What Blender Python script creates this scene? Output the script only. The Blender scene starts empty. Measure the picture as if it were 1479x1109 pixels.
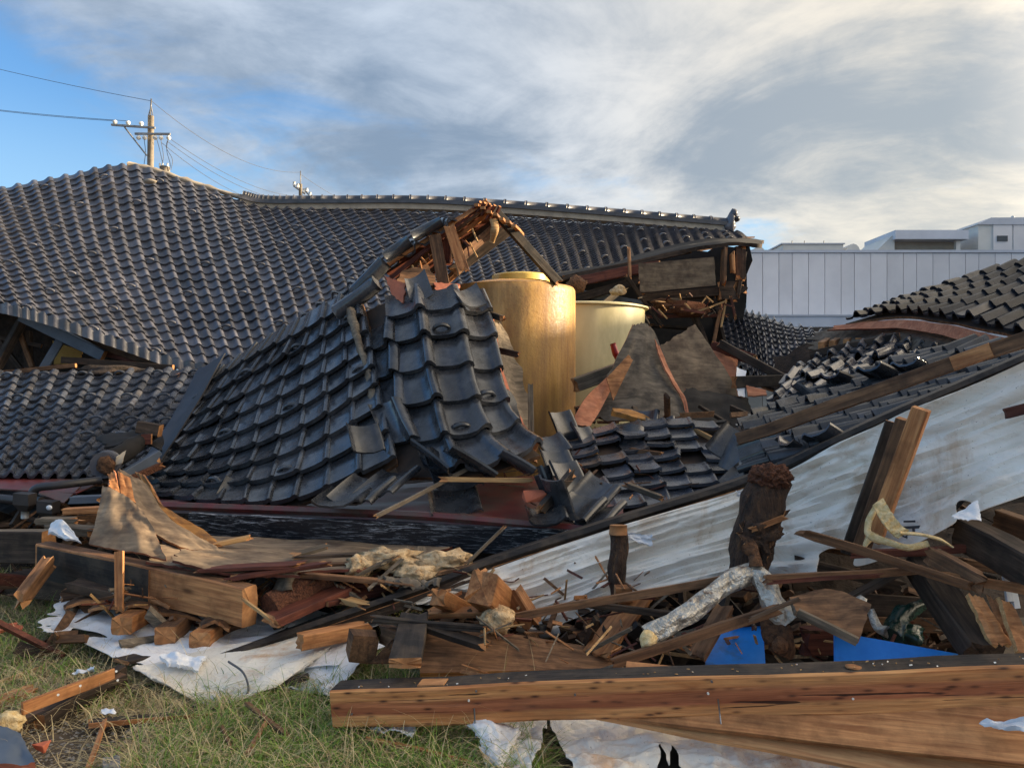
import bpy, math, random
import numpy as np
from mathutils import Vector, Matrix, noise as mn
random.seed(7); np.random.seed(7)
R = math.radians
SC = bpy.context.scene
COL = SC.collection

# ------------------------------------------------------------------ camera, light, exposure
F, CX, CY, CAMZ = 1117.0, 739.5, 554.5, 1.65
cam = bpy.data.cameras.new('camera'); camo = bpy.data.objects.new('camera', cam); COL.objects.link(camo)
camo.location = (0, 0, CAMZ); camo.rotation_euler = (R(90), 0, 0)
cam.sensor_width = 36; cam.lens = 36 * F / 1479.0; cam.clip_end = 4000; cam.clip_start = 0.05
SC.camera = camo
SUN_AZ, SUN_EL = 84.0, 14.0           # degrees clockwise from +Y (the view direction), above the horizon
sun = bpy.data.lights.new('sun', 'SUN'); suno = bpy.data.objects.new('sun', sun); COL.objects.link(suno)
sun.energy = 4.2; sun.angle = R(0.6); sun.color = (1.0, 0.79, 0.52)
sd = Vector((math.sin(R(SUN_AZ)) * math.cos(R(SUN_EL)), math.cos(R(SUN_AZ)) * math.cos(R(SUN_EL)), math.sin(R(SUN_EL))))
suno.rotation_euler = sd.to_track_quat('Z', 'Y').to_euler(); suno.location = (20, 0, 12)
SC.view_settings.view_transform = 'Standard'; SC.view_settings.look = 'None'
SC.view_settings.exposure = 1.52; SC.view_settings.gamma = 1.0; SC.view_settings.use_curve_mapping = False

CLOUD_OFF = (14.0, 1.4, 0.0)
def world():
    w = bpy.data.worlds.new('World'); SC.world = w; w.use_nodes = True
    nt = w.node_tree; N = nt.nodes; Lk = nt.links; N.clear()
    def n(t, **k):
        o = N.new(t)
        for a, b in k.items(): setattr(o, a, b)
        return o
    def math_(op, a, b=None, c=None, clamp=False):
        o = n('ShaderNodeMath', operation=op, use_clamp=clamp)
        for i, v in enumerate((a, b, c)):
            if v is None: continue
            if isinstance(v, (int, float)): o.inputs[i].default_value = v
            else: Lk.new(v, o.inputs[i])
        return o.outputs[0]
    def ramp(fac, stops, interp='EASE'):
        o = n('ShaderNodeValToRGB'); o.color_ramp.interpolation = interp
        el = o.color_ramp.elements
        while len(el) < len(stops): el.new(0.5)
        for e, (p, c) in zip(el, stops): e.position = p; e.color = (c, c, c, 1) if isinstance(c, (int, float)) else tuple(c) + (1,)
        Lk.new(fac, o.inputs[0]); return o.outputs[0]
    def mix(f, a, b):
        o = n('ShaderNodeMix', data_type='RGBA')
        for s, v in ((o.inputs[0], f), (o.inputs[6], a), (o.inputs[7], b)):
            if isinstance(v, (int, float)): s.default_value = v
            elif isinstance(v, tuple): s.default_value = v + (1,)
            else: Lk.new(v, s)
        return o.outputs[2]
    sky = n('ShaderNodeTexSky', sky_type='NISHITA'); sky.sun_disc = False
    sky.sun_elevation = R(SUN_EL); sky.sun_rotation = R(SUN_AZ); sky.air_density = 1.3; sky.dust_density = 0.6; sky.ozone_density = 2.0
    tc = n('ShaderNodeTexCoord'); sep = n('ShaderNodeSeparateXYZ'); Lk.new(tc.outputs['Generated'], sep.inputs[0])
    x, y, z = sep.outputs
    zz = math_('ADD', math_('MAXIMUM', z, 0.0), 0.22)
    u = math_('DIVIDE', x, zz); v = math_('DIVIDE', y, zz)
    cb = n('ShaderNodeCombineXYZ'); Lk.new(u, cb.inputs[0]); Lk.new(v, cb.inputs[1])
    def noise(scale, detail, rough, dist=0.0, off=(0, 0, 0), sx=1.0, sy=1.0, rot=0.0):
        mp = n('ShaderNodeMapping'); mp.inputs['Location'].default_value = off; mp.inputs['Scale'].default_value = (sx, sy, 1)
        mp.inputs['Rotation'].default_value = (0, 0, rot); Lk.new(cb.outputs[0], mp.inputs[0])
        o = n('ShaderNodeTexNoise'); o.inputs['Scale'].default_value = scale; o.inputs['Detail'].default_value = detail
        o.inputs['Roughness'].default_value = rough; o.inputs['Distortion'].default_value = dist
        Lk.new(mp.outputs[0], o.inputs[0]); return o.outputs[0]
    big = noise(0.62, 6, 0.52, 0.6, CLOUD_OFF, 1.0, 1.15, 0.5)
    fine = noise(2.4, 9, 0.62, 0.7, (3.1, 1.7, 0), 1.0, 1.3, 0.5)
    # direction cosine with the sun: the deck is thick and warm toward it, thin away from it
    dot = math_('ADD', math_('ADD', math_('MULTIPLY', x, sd.x), math_('MULTIPLY', y, sd.y)), math_('MULTIPLY', z, sd.z))
    dens = math_('ADD', math_('ADD', math_('MULTIPLY', big, 1.5), math_('MULTIPLY', fine, 0.40)), math_('MULTIPLY', dot, 0.26))
    # thinner just above the horizon, where the far sky stays open
    lowclear = ramp(z, [(0.0, 0.30), (0.10, 0.14), (0.19, 0.0)])
    lowclear = math_('MULTIPLY', lowclear, ramp(dot, [(0.1, 0.35), (0.5, 1.0)]))
    dens = math_('SUBTRACT', dens, lowclear)
    cover = ramp(dens, [(0.83, 0.0), (1.08, 1.0)])
    thick = ramp(math_('ADD', math_('MULTIPLY', noise(1.0, 8, 0.6, 0.8, (7.3, 4.4, 0), 1.0, 1.2, 0.5), 0.62), math_('ADD', math_('MULTIPLY', big, 0.16), math_('MULTIPLY', noise(3.4, 9, 0.62, 0.4, (1.3, 8.4, 0), 1.0, 1.2, 0.5), 0.30))), [(0.41, 0.0), (0.66, 1.0)])
    warm = ramp(dot, [(0.0, 0.0), (0.65, 1.0)])
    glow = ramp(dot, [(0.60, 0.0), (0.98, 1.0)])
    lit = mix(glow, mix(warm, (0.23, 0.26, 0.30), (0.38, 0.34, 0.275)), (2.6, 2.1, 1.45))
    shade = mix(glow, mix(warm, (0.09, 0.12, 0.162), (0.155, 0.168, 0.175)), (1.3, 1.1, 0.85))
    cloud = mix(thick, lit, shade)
    skyc = n('ShaderNodeMix', data_type='RGBA', blend_type='MULTIPLY'); skyc.inputs[0].default_value = 1
    Lk.new(sky.outputs[0], skyc.inputs[6]); skyc.inputs[7].default_value = (0.42, 0.64, 0.92, 1)
    S = 0.10
    csc = n('ShaderNodeMix', data_type='RGBA', blend_type='MULTIPLY'); csc.inputs[0].default_value = 1
    Lk.new(cloud, csc.inputs[6]); csc.inputs[7].default_value = (1 / S, 1 / S, 1 / S, 1)
    haze = ramp(z, [(0.0, 0.92), (0.20, 0.25), (0.34, 0.0)])
    pale = mix(haze, skyc.outputs[2], (0.23 / S, 0.30 / S, 0.35 / S))
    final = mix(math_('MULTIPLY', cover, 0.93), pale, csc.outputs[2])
    # below the horizon: dull earth
    fin2 = mix(ramp(z, [(0.0, 0.0), (0.004, 1.0)], 'LINEAR'), (0.06 / S, 0.055 / S, 0.05 / S), final)
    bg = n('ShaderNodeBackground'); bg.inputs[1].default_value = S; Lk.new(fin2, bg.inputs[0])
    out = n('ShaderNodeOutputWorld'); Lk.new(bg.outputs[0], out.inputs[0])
world()

# ------------------------------------------------------------------ materials
def srgb(r, g, b):
    f = lambda c: (c / 255.0 / 12.92) if c / 255.0 <= 0.04045 else ((c / 255.0 + 0.055) / 1.055) ** 2.4
    return (f(r), f(g), f(b))
class M:
    def __init__(s, name, rough=0.6, spec=0.5, metal=0.0):
        s.m = bpy.data.materials.new(name); s.m.use_nodes = True
        s.nt = s.m.node_tree; s.N = s.nt.nodes; s.L = s.nt.links; s.b = s.N['Principled BSDF']
        s.b.inputs['Roughness'].default_value = rough; s.b.inputs['Metallic'].default_value = metal
        s.b.inputs['Specular IOR Level'].default_value = spec
        s.tc = s.N.new('ShaderNodeTexCoord'); s.oi = s.N.new('ShaderNodeObjectInfo')
    def vec(s, scale=(1, 1, 1), coord='Object', rnd=True):
        mp = s.N.new('ShaderNodeMapping'); mp.inputs['Scale'].default_value = scale
        s.L.new(s.tc.outputs[coord], mp.inputs[0])
        if rnd:
            mu = s.N.new('ShaderNodeMath'); mu.operation = 'MULTIPLY'; mu.inputs[1].default_value = 37.0
            s.L.new(s.oi.outputs['Random'], mu.inputs[0])
            cm = s.N.new('ShaderNodeCombineXYZ')
            for i in range(3): s.L.new(mu.outputs[0], cm.inputs[i])
            s.L.new(cm.outputs[0], mp.inputs['Location'])
        return mp.outputs[0]
    def noise(s, scale=(1, 1, 1), sc=1.0, detail=5, rough=0.55, dist=0.0, coord='Object', rnd=True):
        o = s.N.new('ShaderNodeTexNoise'); o.inputs['Scale'].default_value = sc; o.inputs['Detail'].default_value = detail
        o.inputs['Roughness'].default_value = rough; o.inputs['Distortion'].default_value = dist
        s.L.new(s.vec(scale, coord, rnd), o.inputs[0]); return o.outputs[0]
    def ramp(s, fac, stops, interp='LINEAR'):
        o = s.N.new('ShaderNodeValToRGB'); o.color_ramp.interpolation = interp; el = o.color_ramp.elements
        while len(el) < len(stops): el.new(0.5)
        for e, (p, c) in zip(el, stops): e.position = p; e.color = (c, c, c, 1) if isinstance(c, (int, float)) else tuple(c) + (1,)
        s.L.new(fac, o.inputs[0]); return o.outputs[0]
    def mix(s, f, a, b, mode='MIX'):
        o = s.N.new('ShaderNodeMix'); o.data_type = 'RGBA'; o.blend_type = mode
        for k, v in ((0, f), (6, a), (7, b)):
            if isinstance(v, (int, float)) and k == 0: o.inputs[k].default_value = v
            elif isinstance(v, (int, float)): o.inputs[k].default_value = (v, v, v, 1)
            elif isinstance(v, tuple): o.inputs[k].default_value = v + (1,)
            else: s.L.new(v, o.inputs[k])
        return o.outputs[2]
    def mul(s, a, b):
        o = s.N.new('ShaderNodeMath'); o.operation = 'MULTIPLY'
        for i, v in enumerate((a, b)):
            if isinstance(v, (int, float)): o.inputs[i].default_value = v
            else: s.L.new(v, o.inputs[i])
        return o.outputs[0]
    def rand_tone(s, col, lo=0.75, hi=1.25):
        return s.mix(1.0, col, s.ramp(s.oi.outputs['Random'], [(0, lo), (1, hi)]), 'MULTIPLY')
    def color(s, c): s.L.new(c, s.b.inputs['Base Color']) if not isinstance(c, tuple) else setattr(s.b.inputs['Base Color'], 'default_value', c + (1,))
    def rough(s, c): s.L.new(c, s.b.inputs['Roughness'])
    def bump(s, h, strength=0.4, dist=0.01):
        o = s.N.new('ShaderNodeBump'); o.inputs['Strength'].default_value = strength; o.inputs['Distance'].default_value = dist
        s.L.new(h, o.inputs['Height'])
        prev = s.b.inputs['Normal'].links
        if prev: s.L.new(prev[0].from_socket, o.inputs['Normal'])
        s.L.new(o.outputs[0], s.b.inputs['Normal'])
MT = {}
def wood(key, dark, light, rough=0.65, grain=1.0, tone=(0.7, 1.25), dirt=None, dirt_amt=0.5, knots=False, bump=0.5):
    m = M(key, rough, 0.3)
    g1 = m.noise((1.1, 14 * grain, 14 * grain), 2.2, 6, 0.6, 0.6)
    g2 = m.noise((3, 90 * grain, 90 * grain), 1.0, 3, 0.5, 0.0)
    c = m.ramp(g1, [(0.28, dark), (0.72, light)])
    c = m.mix(m.ramp(g2, [(0.35, 0.35), (0.65, 0.0)]), c, tuple(v * 0.45 for v in dark))
    if knots:
        v = m.N.new('ShaderNodeTexVoronoi'); v.feature = 'F1'; v.inputs['Scale'].default_value = 1.0
        m.L.new(m.vec((2.3, 8.0, 8.0)), v.inputs[0])
        c = m.mix(m.ramp(v.outputs['Distance'], [(0.05, 0.9), (0.17, 0.25), (0.3, 0.0)]), c, tuple(q * 0.28 for q in dark))
    if dirt:
        d = m.noise((1, 1, 1), 5.0, 7, 0.65)
        c = m.mix(m.ramp(d, [(0.45, 0.0), (0.45 + 0.25 / max(dirt_amt, .05) * 0.5, dirt_amt)]), c, dirt)
    c = m.rand_tone(c, *tone); m.color(c)
    m.bump(g1, bump, 0.006); m.bump(g2, bump * 0.6, 0.002)
    m.rough(m.ramp(g1, [(0.2, rough + 0.12), (0.8, rough - 0.1)]))
    MT[key] = m.m; return m.m
wood('fresh_cedar', srgb(186, 118, 74), srgb(244, 190, 132), 0.55, 0.8, (0.9, 1.1), srgb(128, 78, 50), 0.4, True)
def beam_cedar():
    m = M('banded_cedar', 0.55, 0.3)
    g1 = m.noise((0.7, 10, 10), 2.2, 7, 0.6, 0.9); g2 = m.noise((3, 90, 90), 1.0, 3, 0.5)
    sp = m.N.new('ShaderNodeSeparateXYZ'); m.L.new(m.tc.outputs['Object'], sp.inputs[0])
    ad = m.N.new('ShaderNodeMath'); ad.operation = 'MULTIPLY_ADD'; ad.inputs[1].default_value = 0.06; m.L.new(m.noise((0.8, 2, 2), 1.0, 3, 0.5), ad.inputs[0]); m.L.new(sp.outputs[2], ad.inputs[2])
    mr = m.N.new('ShaderNodeMapRange'); mr.inputs['From Min'].default_value = -.058; mr.inputs['From Max'].default_value = .118; m.L.new(ad.outputs[0], mr.inputs[0])
    band = m.ramp(mr.outputs[0], [(0.0, 0.05), (0.28, 0.12), (0.36, 0.95), (0.62, 0.8), (0.74, 0.12), (1.0, 0.0)])
    sap = m.ramp(g1, [(0.3, srgb(196, 122, 70)), (0.7, srgb(240, 176, 112))]); heart = m.ramp(g1, [(0.3, srgb(124, 62, 42)), (0.7, srgb(196, 116, 78))])
    c = m.mix(band, sap, heart); c = m.mix(m.ramp(g2, [(0.35, 0.3), (0.6, 0.0)]), c, srgb(80, 48, 34))
    v = m.N.new('ShaderNodeTexVoronoi'); m.L.new(m.vec((1.9, 7.0, 7.0)), v.inputs[0])
    c = m.mix(m.ramp(v.outputs['Distance'], [(0.06, 0.95), (0.16, 0.6), (0.25, 0.2), (0.4, 0.0)]), c, srgb(66, 38, 28))
    ck = m.noise((0.9, 26, 26), 1.0, 4, 0.5, 1.5); c = m.mix(m.ramp(ck, [(0.318, 0.9), (0.335, 0.0)]), c, srgb(48, 28, 20)); sw = m.noise((40, 3, 3), 1.0, 2, 0.5); c = m.mix(m.ramp(m.noise((1.2, 3, 3), 1.3, 8, 0.65), [(0.52, 0.0), (0.7, 0.45)]), c, srgb(104, 78, 62)); m.color(c); m.bump(g1, .6, .008); m.bump(g2, .4, .003); m.bump(ck, .6, .006); m.bump(sw, .12, .003); MT['banded_cedar'] = m.m
beam_cedar()
wood('orange_pine', srgb(146, 90, 54), srgb(222, 160, 104), 0.6, 1.0, (0.75, 1.15), srgb(84, 52, 30), 0.6, True)
wood('brown_timber', srgb(78, 56, 42), srgb(164, 120, 84), 0.7, 1.0, (0.6, 1.2), srgb(40, 28, 22), 0.6)
wood('dark_timber', srgb(40, 33, 28), srgb(98, 80, 66), 0.75, 1.0, (0.6, 1.3), srgb(20, 17, 15), 0.6)
wood('grey_timber', srgb(76, 68, 58), srgb(148, 132, 112), 0.8, 1.0, (0.7, 1.2), srgb(50, 42, 36), 0.5)
wood('red_timber', srgb(64, 34, 28), srgb(128, 72, 54), 0.65, 1.0, (0.7, 1.2), srgb(52, 24, 22), 0.6)
wood('pale_splinter', srgb(150, 108, 68), srgb(208, 172, 120), 0.65, 1.2, (0.8, 1.15))
wood('end_grain', srgb(146, 98, 62), srgb(214, 158, 106), 0.75, 0.25, (0.85, 1.15), srgb(90, 56, 36), 0.5)
wood('charcoal_timber', srgb(24, 22, 22), srgb(52, 46, 43), 0.6, 1.0, (0.8, 1.2), srgb(92, 78, 64), 0.6)
wood('plywood_face', srgb(100, 86, 72), srgb(160, 138, 112), 0.7, 0.4, (0.8, 1.15), srgb(70, 55, 46), 0.7)
wood('gold_plywood', srgb(150, 98, 44), srgb(206, 150, 80), 0.65, 0.4, (0.9, 1.1), srgb(84, 64, 48), 0.75)
wood('pink_plywood', srgb(160, 96, 70), srgb(206, 140, 104), 0.7, 0.4, (0.85, 1.1), srgb(110, 76, 62), 0.4)
wood('grey_plywood', srgb(80, 74, 66), srgb(136, 124, 110), 0.8, 0.5, (0.8, 1.15), srgb(46, 42, 40), 0.7)

def tile_mat(key, c0, c1, r0, r1, dust=0.25, dustc=srgb(100, 92, 86)):
    m = M(key, 0.35, 0.6)
    a = m.noise((1, 1, 1), 6.0, 6, 0.6); b = m.noise((1, 1, 1), 60.0, 4, 0.6)
    c = m.ramp(a, [(0.3, c0), (0.7, c1)])
    c = m.rand_tone(c, 0.6, 1.5)
    c = m.mix(m.ramp(m.noise((1, 1, 1), 3.2, 8, 0.7), [(0.52, 0.0), (0.75, dust)]), c, dustc)
    c = m.mix(m.ramp(b, [(0.66, 0.0), (0.74, 0.5 * dust)]), c, srgb(150, 140, 128))
    m.color(c)
    m.rough(m.ramp(m.noise((1, 1, 1), 9.0, 5, 0.6), [(0.3, r0), (0.7, r1)]))
    m.bump(a, 0.25, 0.01); m.bump(b, 0.15, 0.002)
    MT[key] = m.m
tile_mat('black_glazed_tile', srgb(36, 37, 40), srgb(66, 68, 73), 0.12, 0.36, 0.42, srgb(112, 112, 114))
tile_mat('slate_black_tile', srgb(24, 26, 31), srgb(42, 46, 54), 0.22, 0.45, 0.14, srgb(92, 94, 100)); MT['slate_black_tile'].node_tree.nodes['Principled BSDF'].inputs['Specular IOR Level'].default_value = 0.3
tile_mat('worn_roof_tile', srgb(56, 57, 62), srgb(86, 86, 94), 0.26, 0.46, 0.30, srgb(112, 108, 108))
tile_mat('dusty_tile', srgb(42, 44, 50), srgb(74, 78, 88), 0.16, 0.4, 0.4, srgb(132, 122, 112))

def simple(key, c0, c1, rough=0.6, sc=4.0, scale=(1, 1, 1), metal=0.0, bump=0.2, dirt=None, dirt_lo=0.5, dirt_hi=0.75, spec=0.5, tone=(0.9, 1.1), detail=6, bdist=0.01):
    m = M(key, rough, spec, metal)
    a = m.noise(scale, sc, detail, 0.6)
    c = m.ramp(a, [(0.3, c0), (0.7, c1)])
    if dirt: c = m.mix(m.ramp(m.noise(scale, sc * 0.6, 8, 0.65), [(dirt_lo, 0.0), (dirt_hi, 0.85)]), c, dirt)
    m.color(m.rand_tone(c, *tone))
    if bump: m.bump(a, bump, bdist)
    MT[key] = m.m; return m
simple('maroon_metal', srgb(78, 30, 32), srgb(118, 54, 52), 0.4, 5, bump=0.2, dirt=srgb(84, 70, 62), dirt_lo=0.44, dirt_hi=0.58)
simple('dark_felt', srgb(18, 17, 18), srgb(40, 36, 34), 0.9, 8)
simple('sheathing', srgb(34, 26, 22), srgb(74, 56, 44), 0.85, 6)
simple('insulation', srgb(190, 154, 110), srgb(232, 206, 166), 0.95, 25, bump=1.0, dirt=srgb(120, 84, 52), dirt_lo=0.5, dirt_hi=0.7, bdist=0.03)
simple('yellow_wool', srgb(206, 172, 112), srgb(238, 214, 166), 0.95, 40, bump=0.8, bdist=0.02)
simple('rot', srgb(58, 38, 26), srgb(128, 88, 58), 0.95, 30, bump=1.0, bdist=0.04)
simple('rusty_rot', srgb(70, 40, 28), srgb(140, 88, 60), 0.95, 60, bump=1.0, bdist=0.05)
simple('bark', srgb(30, 22, 18), srgb(84, 58, 40), 0.85, 9, scale=(4, 4, 1), bump=1.0, bdist=0.05, dirt=srgb(120, 84, 52), dirt_lo=0.55, dirt_hi=0.7)
simple('foil', srgb(158, 150, 138), srgb(222, 216, 204), 0.34, 17, metal=0.55, bump=0.9, detail=4, bdist=0.05, dirt=srgb(110, 84, 62), dirt_lo=0.56, dirt_hi=0.66)
simple('blue_panel', srgb(26, 124, 222), srgb(44, 144, 240), 0.4, 9, bump=0.15, dirt=srgb(70, 92, 120), dirt_lo=0.52, dirt_hi=0.7)
simple('soil', srgb(58, 50, 42), srgb(104, 92, 78), 0.95, 3.0, bump=0.7, bdist=0.03, detail=10)
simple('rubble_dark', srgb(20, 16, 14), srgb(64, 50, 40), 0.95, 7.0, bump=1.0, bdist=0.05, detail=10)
simple('stone', srgb(96, 92, 88), srgb(160, 156, 150), 0.9, 20)
simple('concrete', srgb(140, 130, 118), srgb(172, 162, 146), 0.85, 5)
simple('galvanised', srgb(120, 118, 116), srgb(160, 158, 154), 0.55, 6, metal=0.4)
simple('porcelain', srgb(220, 218, 210), srgb(240, 238, 230), 0.2, 4, bump=0)
simple('wire', srgb(70, 72, 78), srgb(90, 92, 98), 0.6, 4, bump=0)
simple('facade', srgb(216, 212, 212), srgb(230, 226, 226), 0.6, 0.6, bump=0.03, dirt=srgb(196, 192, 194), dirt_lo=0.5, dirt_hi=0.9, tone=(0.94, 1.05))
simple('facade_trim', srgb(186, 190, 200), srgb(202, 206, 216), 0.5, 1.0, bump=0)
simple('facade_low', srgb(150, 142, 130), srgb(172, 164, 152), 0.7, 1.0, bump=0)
simple('joint', srgb(70, 70, 74), srgb(84, 84, 88), 0.8, 1.0, bump=0)
simple('unit_metal', srgb(196, 194, 188), srgb(214, 212, 206), 0.5, 1.0, bump=0.05)
simple('dark_glass', srgb(50, 54, 60), srgb(66, 70, 76), 0.15, 1.0, bump=0)
simple('brick_orange', srgb(168, 88, 60), srgb(198, 112, 82), 0.9, 12, bump=0.5)
simple('clay_orange', srgb(164, 92, 68), srgb(194, 120, 92), 0.85, 9, bump=0.6, dirt=srgb(110, 70, 56), dirt_lo=0.55, dirt_hi=0.7)
simple('dark_plastic', srgb(34, 32, 34), srgb(58, 54, 54), 0.45, 4, bump=0.1)
simple('tank_cream', srgb(176, 166, 124), srgb(206, 196, 154), 0.5, 3, scale=(1, 1, 0.4), bump=0.1, dirt=srgb(138, 128, 92), dirt_lo=0.5, dirt_hi=0.8, bdist=0.02)
simple('tank_yellow', srgb(206, 178, 84), srgb(226, 200, 110), 0.4, 3, bump=0.1)
simple('red_plastic', srgb(130, 14, 16), srgb(170, 24, 24), 0.35, 3, bump=0)
simple('steel_nail', srgb(130, 130, 132), srgb(160, 160, 162), 0.35, 3, metal=0.8, bump=0)
simple('green_glass', srgb(16, 36, 32), srgb(40, 70, 62), 0.15, 12, bump=0.6, bdist=0.02)
simple('aluminium', srgb(190, 194, 200), srgb(214, 218, 222), 0.4, 3, bump=0)
simple('ink', srgb(28, 34, 44), srgb(40, 46, 58), 0.6, 3, bump=0)
simple('steel_blue', srgb(66, 76, 90), srgb(92, 102, 116), 0.5, 3, bump=0.1)
simple('ochre_wall', srgb(150, 112, 50), srgb(186, 146, 78), 0.9, 4, bump=0.3)
simple('polythene', srgb(205, 208, 214), srgb(232, 234, 238), 0.35, 5, bump=0.5)
simple('scratched_black', srgb(12, 13, 17), srgb(26, 27, 33), 0.5, 5, scale=(1, 6, 6), bump=0.3)
def scratches():
    m = M('black_painted_board', 0.45, 0.5)
    a = m.noise((6, 70, 70), 1.0, 6, 0.75, 0.8)
    b = m.noise((1.2, 3, 3), 1.0, 3, 0.5)
    c = m.mix(m.mul(m.ramp(a, [(0.53, 0.0), (0.60, 0.9)]), m.ramp(b, [(0.35, 0.25), (0.6, 1.0)])), srgb(24, 26, 33), srgb(200, 200, 204))
    m.color(c); m.bump(a, 0.4, 0.003); MT['scratched_black'] = m.m
scratches()
def sheetmat(key, base, base2, stain, amt, wr=(3, 14, 3), coord='Object'):
    m = M(key, 0.62, 0.35)
    a = m.noise((1, 1, 1), 2.5, 8, 0.62, 0.6); s = m.noise((1, 1, 1), 1.6, 9, 0.68, 0.9)
    w = m.noise(wr, 1.0, 7, 0.6, 1.2); f = m.noise((1, 1, 1), 35, 3, 0.5)
    c = m.ramp(a, [(0.3, base), (0.7, base2)])
    c = m.mix(m.ramp(s, [(0.52, 0.0), (0.62, amt), (0.72, amt * 0.35), (0.82, amt)]), c, stain)
    c = m.mix(m.ramp(m.noise((1, 1, 1), 90, 2, 0.5), [(0.70, 0.0), (0.74, 0.7)]), c, srgb(90, 70, 52))
    m.color(c); m.bump(w, 0.5, 0.05); m.bump(f, 0.2, 0.003)
    MT[key] = m.m
sheetmat('grey_membrane', srgb(224, 214, 200), srgb(250, 246, 238), srgb(184, 150, 112), 0.5, (3, 3, 6.5))
sheetmat('white_membrane', srgb(226, 224, 224), srgb(242, 240, 240), srgb(182, 168, 150), 0.4, (6, 6, 6))
sheetmat('cream_membrane', srgb(214, 206, 192), srgb(236, 232, 224), srgb(184, 134, 84), 0.7, (6, 6, 6))
def tankmat():
    m = M('amber_resin', 0.22, 0.45)
    a = m.noise((1, 1, 0.25), 2.2, 7, 0.62, 0.4); f = m.noise((1, 1, 1), 28, 5, 0.7); st = m.noise((9, 9, 0.7), 1.0, 6, 0.65)
    c = m.ramp(a, [(0.3, srgb(158, 112, 56)), (0.5, srgb(194, 148, 78)), (0.72, srgb(214, 176, 116))])
    c = m.mix(m.ramp(st, [(0.46, 0.0), (0.66, 0.6)]), c, srgb(128, 84, 46)); c = m.mix(m.ramp(m.noise((3, 3, 1.2), 1.4, 9, 0.7), [(0.46, 0.0), (0.64, 0.7)]), c, srgb(140, 104, 66)); c = m.mix(m.ramp(m.noise((60, 60, 22), 1.0, 3, 0.6), [(0.62, 0.0), (0.7, 0.5)]), c, srgb(104, 70, 40))
    # grime that has settled toward the foot of the tank
    sp = m.N.new('ShaderNodeSeparateXYZ'); m.L.new(m.tc.outputs['Object'], sp.inputs[0])
    c = m.mix(m.ramp(m.noise((4, 4, 1), 1, 5, 0.6), [(0.35, 0.25), (0.7, 0.0)]), c, srgb(92, 76, 50))
    m.color(c); m.bump(f, 0.35, 0.012); m.bump(a, 0.3, 0.02)
    m.rough(m.ramp(f, [(0.3, 0.34), (0.7, 0.62)])); MT['amber_resin'] = m.m
tankmat()
def leafmat(key, c0, c1):
    m = M(key, 0.6, 0.3); c = m.ramp(m.noise((1, 1, 1), 7.0, 3, 0.6), [(0.3, c0), (0.7, c1)]); m.color(c); MT[key] = m.m
leafmat('green_blade', srgb(72, 104, 36), srgb(132, 158, 66)); leafmat('straw_blade', srgb(150, 130, 94), srgb(214, 196, 150))

# ------------------------------------------------------------------ geometry helpers
def P(x, y, d): return Vector(((x - CX) / F * d, d, CAMZ - (y - CY) / F * d))
WM = {}
def link(name, me, mat, mw, parent=None):
    o = bpy.data.objects.new(name, me); COL.objects.link(o)
    if mat is not None:
        for m in (mat if isinstance(mat, (list, tuple)) else [mat]):
            if len(me.materials) < (len(mat) if isinstance(mat, (list, tuple)) else 1): me.materials.append(MT[m])
    WM[o.name] = mw
    if parent is not None:
        o.parent = parent; o.matrix_basis = WM[parent.name].inverted() @ mw
    else: o.matrix_basis = mw
    return o
def tag(o, label=None, cat=None, group=None, kind=None):
    if label: o['label'] = label
    if cat: o['category'] = cat
    if group: o['group'] = group
    if kind: o['kind'] = kind
    return o
def thing(name, label, cat, loc, group=None, kind=None):
    o = bpy.data.objects.new(name, None); COL.objects.link(o); o.empty_display_size = 0.2
    mw = Matrix.Translation(loc); o.matrix_basis = mw; WM[o.name] = mw
    return tag(o, label, cat, group, kind)
def mesh(name, verts, faces, mat=None, parent=None, smooth=False, origin=None, mi=None, mw=None):
    """verts in world space (unless mw is given: then local)."""
    me = bpy.data.meshes.new(name)
    if mw is None:
        if origin is None:
            a = np.array([tuple(v) for v in verts]); origin = Vector(((a[:, 0].min() + a[:, 0].max()) / 2, (a[:, 1].min() + a[:, 1].max()) / 2, a[:, 2].min()))
        mw = Matrix.Translation(origin); ox, oy, oz = origin
        verts = [(v[0] - ox, v[1] - oy, v[2] - oz) for v in verts]
    me.from_pydata([tuple(v) for v in verts], [], faces)
    if smooth: me.polygons.foreach_set('use_smooth', [True] * len(me.polygons))
    if mi is not None: me.polygons.foreach_set('material_index', mi)
    me.update()
    return link(name, me, mat, mw, parent)

def frame(p0, p1, up=(0, 0, 1), roll=0.0):
    x = (p1 - p0).normalized(); up = Vector(up)
    y = up.cross(x)
    if y.length < 1e-3: y = Vector((0, 1, 0)).cross(x)
    y.normalize(); z = x.cross(y)
    m = Matrix((x, y, z)).transposed().to_4x4()
    return Matrix.Translation(p0) @ m @ Matrix.Rotation(roll, 4, 'X')

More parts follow.
